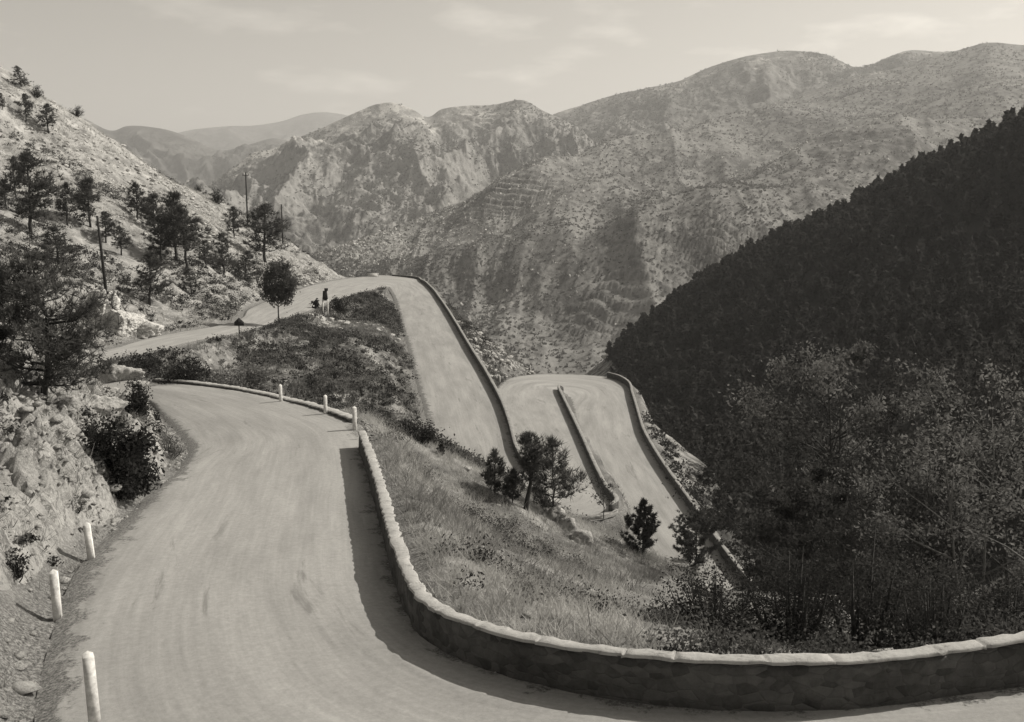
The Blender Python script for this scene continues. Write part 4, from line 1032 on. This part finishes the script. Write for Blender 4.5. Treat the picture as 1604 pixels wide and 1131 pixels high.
shrub(45, 705, 50, 34, 'small grey shrub rooted high in the rock bank at left', 81, n=900, mat='grey_bush')
shrub(112, 800, 40, 30, 'small scrubby plant low on the rock bank above the leaning post', 82, n=800, mat='grey_bush')
shrub(22, 905, 50, 50, 'thin scrubby plant at the left edge beside the verge post', 83, n=900)
shrub(95, 735, 40, 40, 'dark little bush in a cleft of the rock bank', 84, n=900)
shrub(984, 822, 16, 22, 'little dark bush at the end of the dividing wall', 55, n=500)
shrub(1133, 826, 44, 38, 'dark bush just outside the parapet of the lowest road leg', 57, n=1300)
shrub(690, 712, 14, 26, 'small upright shrub at the edge of the middle road leg', 58, n=400)
shrub(655, 690, 70, 40, 'dark shrub mass on the bank corner above the middle leg', 59, n=2000)
shrub(495, 484, 14, 18, 'small dark bush beside the board with white legs', 60, n=300)
shrub(530, 490, 30, 26, 'dark shrub at the inside of the top bend', 61, n=600)
shrub(290, 600, 90, 40, 'dark shrub behind the left part of the stone kerb', 62, n=2400)
shrub(232, 588, 60, 34, 'dark shrub by the pale rock at the tip between the road legs', 63, n=1500)
shrub(390, 598, 90, 34, 'grey leafy shrub behind the middle of the stone kerb', 64, n=1800, mat='grey_bush')
# airy broad-leaved trees below the near parapet at the right
def valley_tree(px, top, d, lab, seed, trunks=1, cw=0.3, n=6000, leaf=None, cb=0.3, lean=0.0, mats=('pale_bark', 'pale_leaf'), name='broadleaf_tree', airy=0.15):
    a, b = ray(px, top); x = a * d; p = np.array([x, d, float(H(x, d))]); h = max(2.5, b * d - p[2])
    o = make_tree(name, broad_parts(h / 0.98, seed, cb, cw, max(0.055, 0.0022 * d) if leaf is None else leaf, n, airy, trunks, 0.009, lean), mats); o.location = p
    return tag(o, lab, 'tree', 'broad-leaved trees below the near parapet')
valley_tree(1335, 535, 42, 'tallest airy broad-leaved tree against the dark wood', 71, 2, 0.24, 7000)
valley_tree(1262, 600, 46, 'airy tree left of the tallest broad-leaved tree', 72, 2, 0.27, 5000, mats=('pale_bark', 'leaf'))
valley_tree(1410, 650, 37, 'airy tree right of the tallest broad-leaved tree', 73, 2, 0.28, 5000, mats=('pale_bark', 'leaf'))
valley_tree(1580, 640, 24, 'tree with slanting bare pale stems at the right picture edge', 74, 3, 0.36, 5500, lean=0.06, cb=0.42, mats=('silver_bark', 'pale_leaf'))
valley_tree(1500, 735, 27, 'leafy tree between the airy trees and the slanting stems', 75, 2, 0.34, 4500)
valley_tree(1215, 715, 52, 'dim leafy tree beyond the end of the lowest parapet', 76, 2, 0.3, 4500, mats=('pale_bark', 'leaf'))
valley_tree(1310, 745, 33, 'bushy leafy tree in front of the tallest airy tree', 77, 3, 0.36, 6000, cb=0.15, mats=('pale_bark', 'leaf'))
valley_tree(1420, 800, 27, 'low leafy tree behind the near parapet', 78, 3, 0.4, 6000, cb=0.12, mats=('pale_bark', 'leaf'))
valley_tree(1235, 810, 40, 'low tree above the pale slanting rock', 79, 3, 0.36, 5000, cb=0.12, mats=('pale_bark', 'leaf'))
valley_tree(1640, 560, 30, 'tree mostly outside the right picture edge behind the slanting stems', 80, 2, 0.3, 4000, mats=('pale_bark', 'leaf'))
shrub(1120, 1004, 190, 120, 'wide dark bush on the spur rim behind the near parapet', 91, n=6500, d=18.5)
shrub(1240, 1006, 190, 165, 'dark bush right of the wide bush behind the parapet', 92, n=6500, d=17.5)
shrub(1345, 1000, 190, 210, 'tall dark bush behind the middle of the right parapet', 93, n=6500, d=17.5, mat='leaf')
shrub(1470, 985, 180, 190, 'dark bush behind the parapet below the leafy tree', 94, n=6000, d=17.0, mat='leaf')
shrub(1585, 980, 170, 170, 'dark bush behind the parapet at the right picture edge', 95, n=6000, d=17.0)

# ------------------------------------------------------------------ ground cover: what nobody could count
RNG = np.random.default_rng(77)
def scatter(n, x0, x1, y0, y1, dens, gdmin=0.6):
    x = RNG.uniform(x0, x1, n); y = RNG.uniform(y0, y1, n)
    D, _ = road_dist(x, y)
    keep = (D > gdmin) & (RNG.random(n) < dens(x, y))
    x, y = x[keep], y[keep]
    return np.stack([x, y, HB(x, y)], 1)
def tufts(name, P, hgt, wid, k, mat, spread=0.45):
    Cn = np.repeat(P, k, 0); N = len(Cn)
    Cn = Cn + RNG.normal(size=(N, 3)) * np.array([1, 1, 0]) * hgt * 0.25; Cn[:, 2] -= 0.03
    a = np.stack([RNG.normal(size=N) * spread, RNG.normal(size=N) * spread, np.ones(N)], 1)
    b = np.stack([RNG.normal(size=N), RNG.normal(size=N), np.zeros(N)], 1); b /= np.linalg.norm(b, axis=1, keepdims=True)
    l = hgt * RNG.uniform(0.4, 1.25, (N, 1)); w = wid * RNG.uniform(0.6, 1.3, (N, 1))
    V = np.stack([Cn + b * w / 2, Cn - b * w / 2, Cn + a * l], 1).reshape(-1, 3)
    o = mesh_np(name, V, [np.arange(3 * N).reshape(N, 3)], M[mat])
    return tag(o, kind='stuff')
nspur = lambda x, y: fbm(x * 0.16, y * 0.16 + 7, oct=4)
on_spur = lambda x, y: (x > -9 - 0.0 * y) & (natural_right(x, y))
def natural_right(x, y): return (y > 14)
notrock = lambda x, y: ~((x < -6.5) & (y < 47))
near_w = lambda y: np.clip((30 / np.maximum(y, 12)) ** 1.2, 0.12, 1)
P1 = scatter(60000, -12, 26, 13, 72, lambda x, y: notrock(x, y) * ((x < 2.2 + 0.12 * np.maximum(y - 20, 0)) | (y > 40)) * near_w(y) * np.clip(0.65 + 1.6 * nspur(x, y), 0.0, 1))
tufts('dry_grass', P1, 0.30, 0.022, 9, 'grass', 0.6)
P2 = scatter(60000, -12, 26, 13, 72, lambda x, y: notrock(x, y) * ((x < 3.5 + 0.12 * np.maximum(y - 20, 0)) | (y > 40)) * near_w(y) * np.clip(0.15 - 1.8 * nspur(x, y), 0.0, 1))
tufts('grass', P2, 0.34, 0.026, 7, 'green_grass', 0.6)
P3 = scatter(60000, -75, 4, 50, 195, lambda x, y: np.clip(0.5 + 1.3 * fbm(x * 0.07, y * 0.07, oct=4), 0, 1))
bank_ = P3[:, 0] > -26
tufts('dry_grass', P3[~bank_], 0.38, 0.10, 4, 'grass')
tufts('grass', P3[bank_], 0.42, 0.08, 5, 'green_grass')
P4 = scatter(3800, -22, -5, 12, 47, lambda x, y: np.clip(0.35 + 1.5 * fbm(x * 0.5, y * 0.5, oct=3), 0, 1), 0.2)
tufts('grass', P4, 0.28, 0.018, 12, 'green_grass', 0.8)
def scrub_stuff(name, P, r, k, leaf, mat):
    N = len(P); R_ = r * RNG.uniform(0.5, 1.5, N)
    c = np.repeat(P, k, 0); rr = np.repeat(R_, k)[:, None]
    off = RNG.normal(size=(N * k, 3)) * 0.45; off[:, 2] = np.abs(off[:, 2]) * 0.9
    mb = MB(); mb.leaves(c + off * rr, leaf, RNG, 0.55)
    return tag(mb.build(name, M[mat]), kind='stuff')
S1 = scatter(30000, -75, -3, 55, 195, lambda x, y: np.clip(0.16 + 1.5 * fbm(x * 0.07 + 3, y * 0.07, oct=5) + 0.22 * (H(x, y) < -1.5), 0, 1) * sstep(16, 4, 0 * x), 0.9)
S1 = S1[S1[:, 2] < 6 + RNG.normal(size=len(S1)) * 4]
scrub_stuff('undergrowth', S1[::2], 0.55, 40, 0.10, 'bush')
scrub_stuff('undergrowth', S1[1::2], 0.5, 34, 0.10, 'grey_bush')
S2 = scatter(24000, -28, 4, 46, 165, lambda x, y: np.clip(0.38 + 1.4 * fbm(x * 0.14, y * 0.14 + 3, oct=4), 0, 1) * (x > -27), 0.3)
scrub_stuff('undergrowth', S2[::4], 0.42, 56, 0.08, 'bush')
scrub_stuff('undergrowth', S2[2::4], 0.42, 56, 0.08, 'mid_bush')
scrub_stuff('undergrowth', S2[1::4], 0.36, 44, 0.085, 'grey_bush')
scrub_stuff('undergrowth', S2[3::4], 0.36, 44, 0.08, 'grey_bush')
S3 = scatter(4600, -10, 14, 15, 70, lambda x, y: notrock(x, y) * np.clip(-0.1 + 1.7 * fbm(x * 0.2, y * 0.2 + 13, oct=3), 0, 1), 0.9)
scrub_stuff('undergrowth', S3[::2], 0.36, 110, 0.034, 'grey_bush')
scrub_stuff('undergrowth', S3[1::2], 0.42, 130, 0.034, 'bush')
S4 = scatter(2200, 8, 34, 50, 125, lambda x, y: np.clip(0.5 + 1.2 * fbm(x * 0.12, y * 0.12 + 3, oct=3), 0, 1), 0.9)
scrub_stuff('undergrowth', S4, 0.7, 40, 0.13, 'bush')
S5 = scatter(2600, 8, 60, 16, 75, lambda x, y: np.clip(0.75 + 0.8 * fbm(x * 0.12, y * 0.12 + 3, oct=3), 0, 1) * (x > 9 + 0 * y) * (x - 0.16 * y > 3.5), 0.9)
scrub_stuff('undergrowth', S5, 1.0, 110, 0.10, 'bush')
S7 = scatter(1500, 2.2, 16, 13.5, 26, lambda x, y: np.clip((x - 1.5 - 0.12 * np.maximum(y - 16, 0)) / 2, 0, 1), 0.75)
scrub_stuff('undergrowth', S7[::5], 0.30, 90, 0.035, 'bush')
scrub_stuff('undergrowth', S7[1::8], 0.5, 220, 0.035, 'mid_bush')
S6 = scatter(4200, -22, -6, 13, 47, lambda x, y: np.clip(0.0 + 1.6 * fbm(x * 0.35 + 5, y * 0.35, oct=3), 0, 1), 0.5)
scrub_stuff('undergrowth', S6[::2], 0.26, 70, 0.035, 'grey_bush')
scrub_stuff('undergrowth', S6[1::2], 0.28, 80, 0.035, 'bush')
def mountain_scrub(k, n, r0, r1, q, mat, mode=1.0, seed=0.0, name='scrub'):
    _, V, tt = SHEETS[k]; ns, nt_ = V.shape[:2]
    i = RNG.integers(0, ns - 1, n * 3); j0 = int(np.searchsorted(tt, 0.0)); j = RNG.integers(j0, int(np.searchsorted(tt, 1.0)) - 1, n * 3)
    u, v = RNG.random((2, n * 3, 1))
    Pm = V[i, j] * (1 - u) * (1 - v) + V[i + 1, j] * u * (1 - v) + V[i, j + 1] * (1 - u) * v + V[i + 1, j + 1] * u * v
    w_ = fbm(Pm[:, 0] / 160 + seed, Pm[:, 1] / 260, oct=5, gain=0.6)
    Pm = Pm[RNG.random(n * 3) < np.clip(0.33 + mode * 1.3 * w_, 0.03, 1)][:n]
    N = len(Pm); R_ = RNG.uniform(r0, r1, N) * (0.6 + 0.4 * Pm[:, 1] / Pm[:, 1].mean())
    c = np.repeat(Pm, q, 0); rr = np.repeat(R_, q)[:, None]
    off = RNG.normal(size=(N * q, 3)) * 0.4; off[:, 2] = np.abs(off[:, 2]) * 0.9 + 0.1
    mb = MB(); mb.leaves(c + off * rr, rr * 0.55, RNG, 0.7)
    return tag(mb.build(name, M[mat]), kind='stuff')
mountain_scrub(0, 24000, 0.9, 2.2, 6, 'hill_scrub', 0.7)
mountain_scrub(0, 4200, 1.2, 2.8, 4, 'rubble', -1.0, 0.0, 'rubble')
mountain_scrub(1, 7000, 2.2, 4.2, 5, 'hill_scrub', 1.0, 4.0)
mountain_scrub(2, 8000, 2, 3.8, 5, 'hill_scrub', 1.0, 9.0)
# stones
def stones(name, P, r):
    N = len(P); bv = np.array([(1, 0, 0), (-1, 0, 0), (0, 1, 0), (0, -1, 0), (0, 0, 1), (.6, .6, .5), (-.6, .6, .5), (.6, -.6, .5), (-.6, -.6, .5), (0, 0, -.6)])
    fc = np.array([(4, 7, 5), (4, 5, 6), (4, 6, 8), (4, 8, 7), (0, 5, 7), (2, 6, 5), (1, 8, 6), (3, 7, 8), (0, 2, 5), (2, 1, 6), (1, 3, 8), (3, 0, 7), (0, 9, 2), (2, 9, 1), (1, 9, 3), (3, 9, 0)])
    sz = r * np.minimum(RNG.lognormal(0, 0.5, (N, 1, 1)), 1.9); V = bv[None] * RNG.uniform(0.55, 1.3, (N, 10, 1)) * sz * np.array([1.2, 1.0, 0.7])
    th = RNG.uniform(0, 6.28, N); c, s = np.cos(th)[:, None], np.sin(th)[:, None]
    V = np.stack([V[..., 0] * c - V[..., 1] * s, V[..., 0] * s + V[..., 1] * c, V[..., 2]], -1) + P[:, None]
    Fc = (fc[None] + (np.arange(N) * 10)[:, None, None]).reshape(-1, 3)
    return tag(mesh_np(name, V.reshape(-1, 3), [Fc], M['rubble']), kind='stuff')
Q1 = scatter(16000, -75, -2, 55, 192, lambda x, y: np.clip(-0.05 + 1.7 * fbm(x * 0.06 + 8, y * 0.06, oct=5), 0, 1), 0.5)
Q2 = scatter(2500, -9, 16, 14, 66, lambda x, y: notrock(x, y) * np.clip(-0.15 + 1.3 * fbm(x * 0.2 + 8, y * 0.2, oct=4), 0, 1), 0.5)
Q3 = scatter(900, -12, 3, 112, 140, lambda x, y: (np.hypot(x + 4, y - 130) < 8) * 1.0, 0.5)
Q5 = scatter(5200, -20, -6, 12, 46, lambda x, y: np.clip(0.3 + 1.4 * fbm(x * 0.45 + 2, y * 0.45, oct=3), 0, 1) * (x < -6.5 - np.maximum(0, y - 30) * 0.3), 0.3)
Q4 = scatter(14000, -17, -4.5, 10.5, 46, lambda x, y: np.clip(0.4 + fbm(x * 0.5, y * 0.5, oct=3), 0, 1), 0.05)
Q7 = scatter(9000, -17, 9, 10.5, 50, lambda x, y: (road_dist(x, y)[0] < 0.0) * 0.35, -0.7); Q7[:, 2] += 0.11
stones('rubble', np.vstack([Q1, Q3]), 0.26)
stones('rubble', Q2, 0.11)
stones('rubble', Q4, 0.042)
stones('gravel', Q7, 0.016)
stones('rubble', Q5, 0.13)
# the wood across the ravine
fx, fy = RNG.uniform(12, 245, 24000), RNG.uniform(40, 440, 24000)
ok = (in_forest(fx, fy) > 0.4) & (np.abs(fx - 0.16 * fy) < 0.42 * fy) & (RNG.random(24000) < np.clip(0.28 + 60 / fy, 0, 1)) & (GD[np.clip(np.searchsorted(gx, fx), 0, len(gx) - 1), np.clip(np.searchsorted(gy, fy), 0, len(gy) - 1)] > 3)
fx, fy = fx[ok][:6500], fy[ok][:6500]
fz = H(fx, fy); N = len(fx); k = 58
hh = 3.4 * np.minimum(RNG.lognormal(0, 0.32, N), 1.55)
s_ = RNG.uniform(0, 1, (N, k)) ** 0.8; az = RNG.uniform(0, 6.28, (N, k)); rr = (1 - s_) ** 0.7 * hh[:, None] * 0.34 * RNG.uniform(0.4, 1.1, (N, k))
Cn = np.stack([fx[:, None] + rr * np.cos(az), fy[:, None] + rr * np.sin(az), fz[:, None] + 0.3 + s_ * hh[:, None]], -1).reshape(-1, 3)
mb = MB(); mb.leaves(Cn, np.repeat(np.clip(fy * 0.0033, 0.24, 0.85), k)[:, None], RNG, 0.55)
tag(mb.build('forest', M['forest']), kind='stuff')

# ------------------------------------------------------------------ the air between here and the far ridges
mb = MB(); mb.box((0, 4600, 190), (24000, 14400, 1120))
hz = mb.build('haze', bpy.data.materials.new('haze'))
hm = hz.data.materials[0]; hm.use_nodes = True; nt = hm.node_tree; nt.nodes.clear()
ho = nt.nodes.new('ShaderNodeOutputMaterial'); pv = nt.nodes.new('ShaderNodeVolumePrincipled')
pv.inputs['Color'].default_value = (0.97, 0.97, 0.97, 1); pv.inputs['Density'].default_value = HAZE_DENSITY; pv.inputs['Anisotropy'].default_value = 0.2
nt.links.new(pv.outputs[0], ho.inputs['Volume'])
tag(hz, kind='stuff')
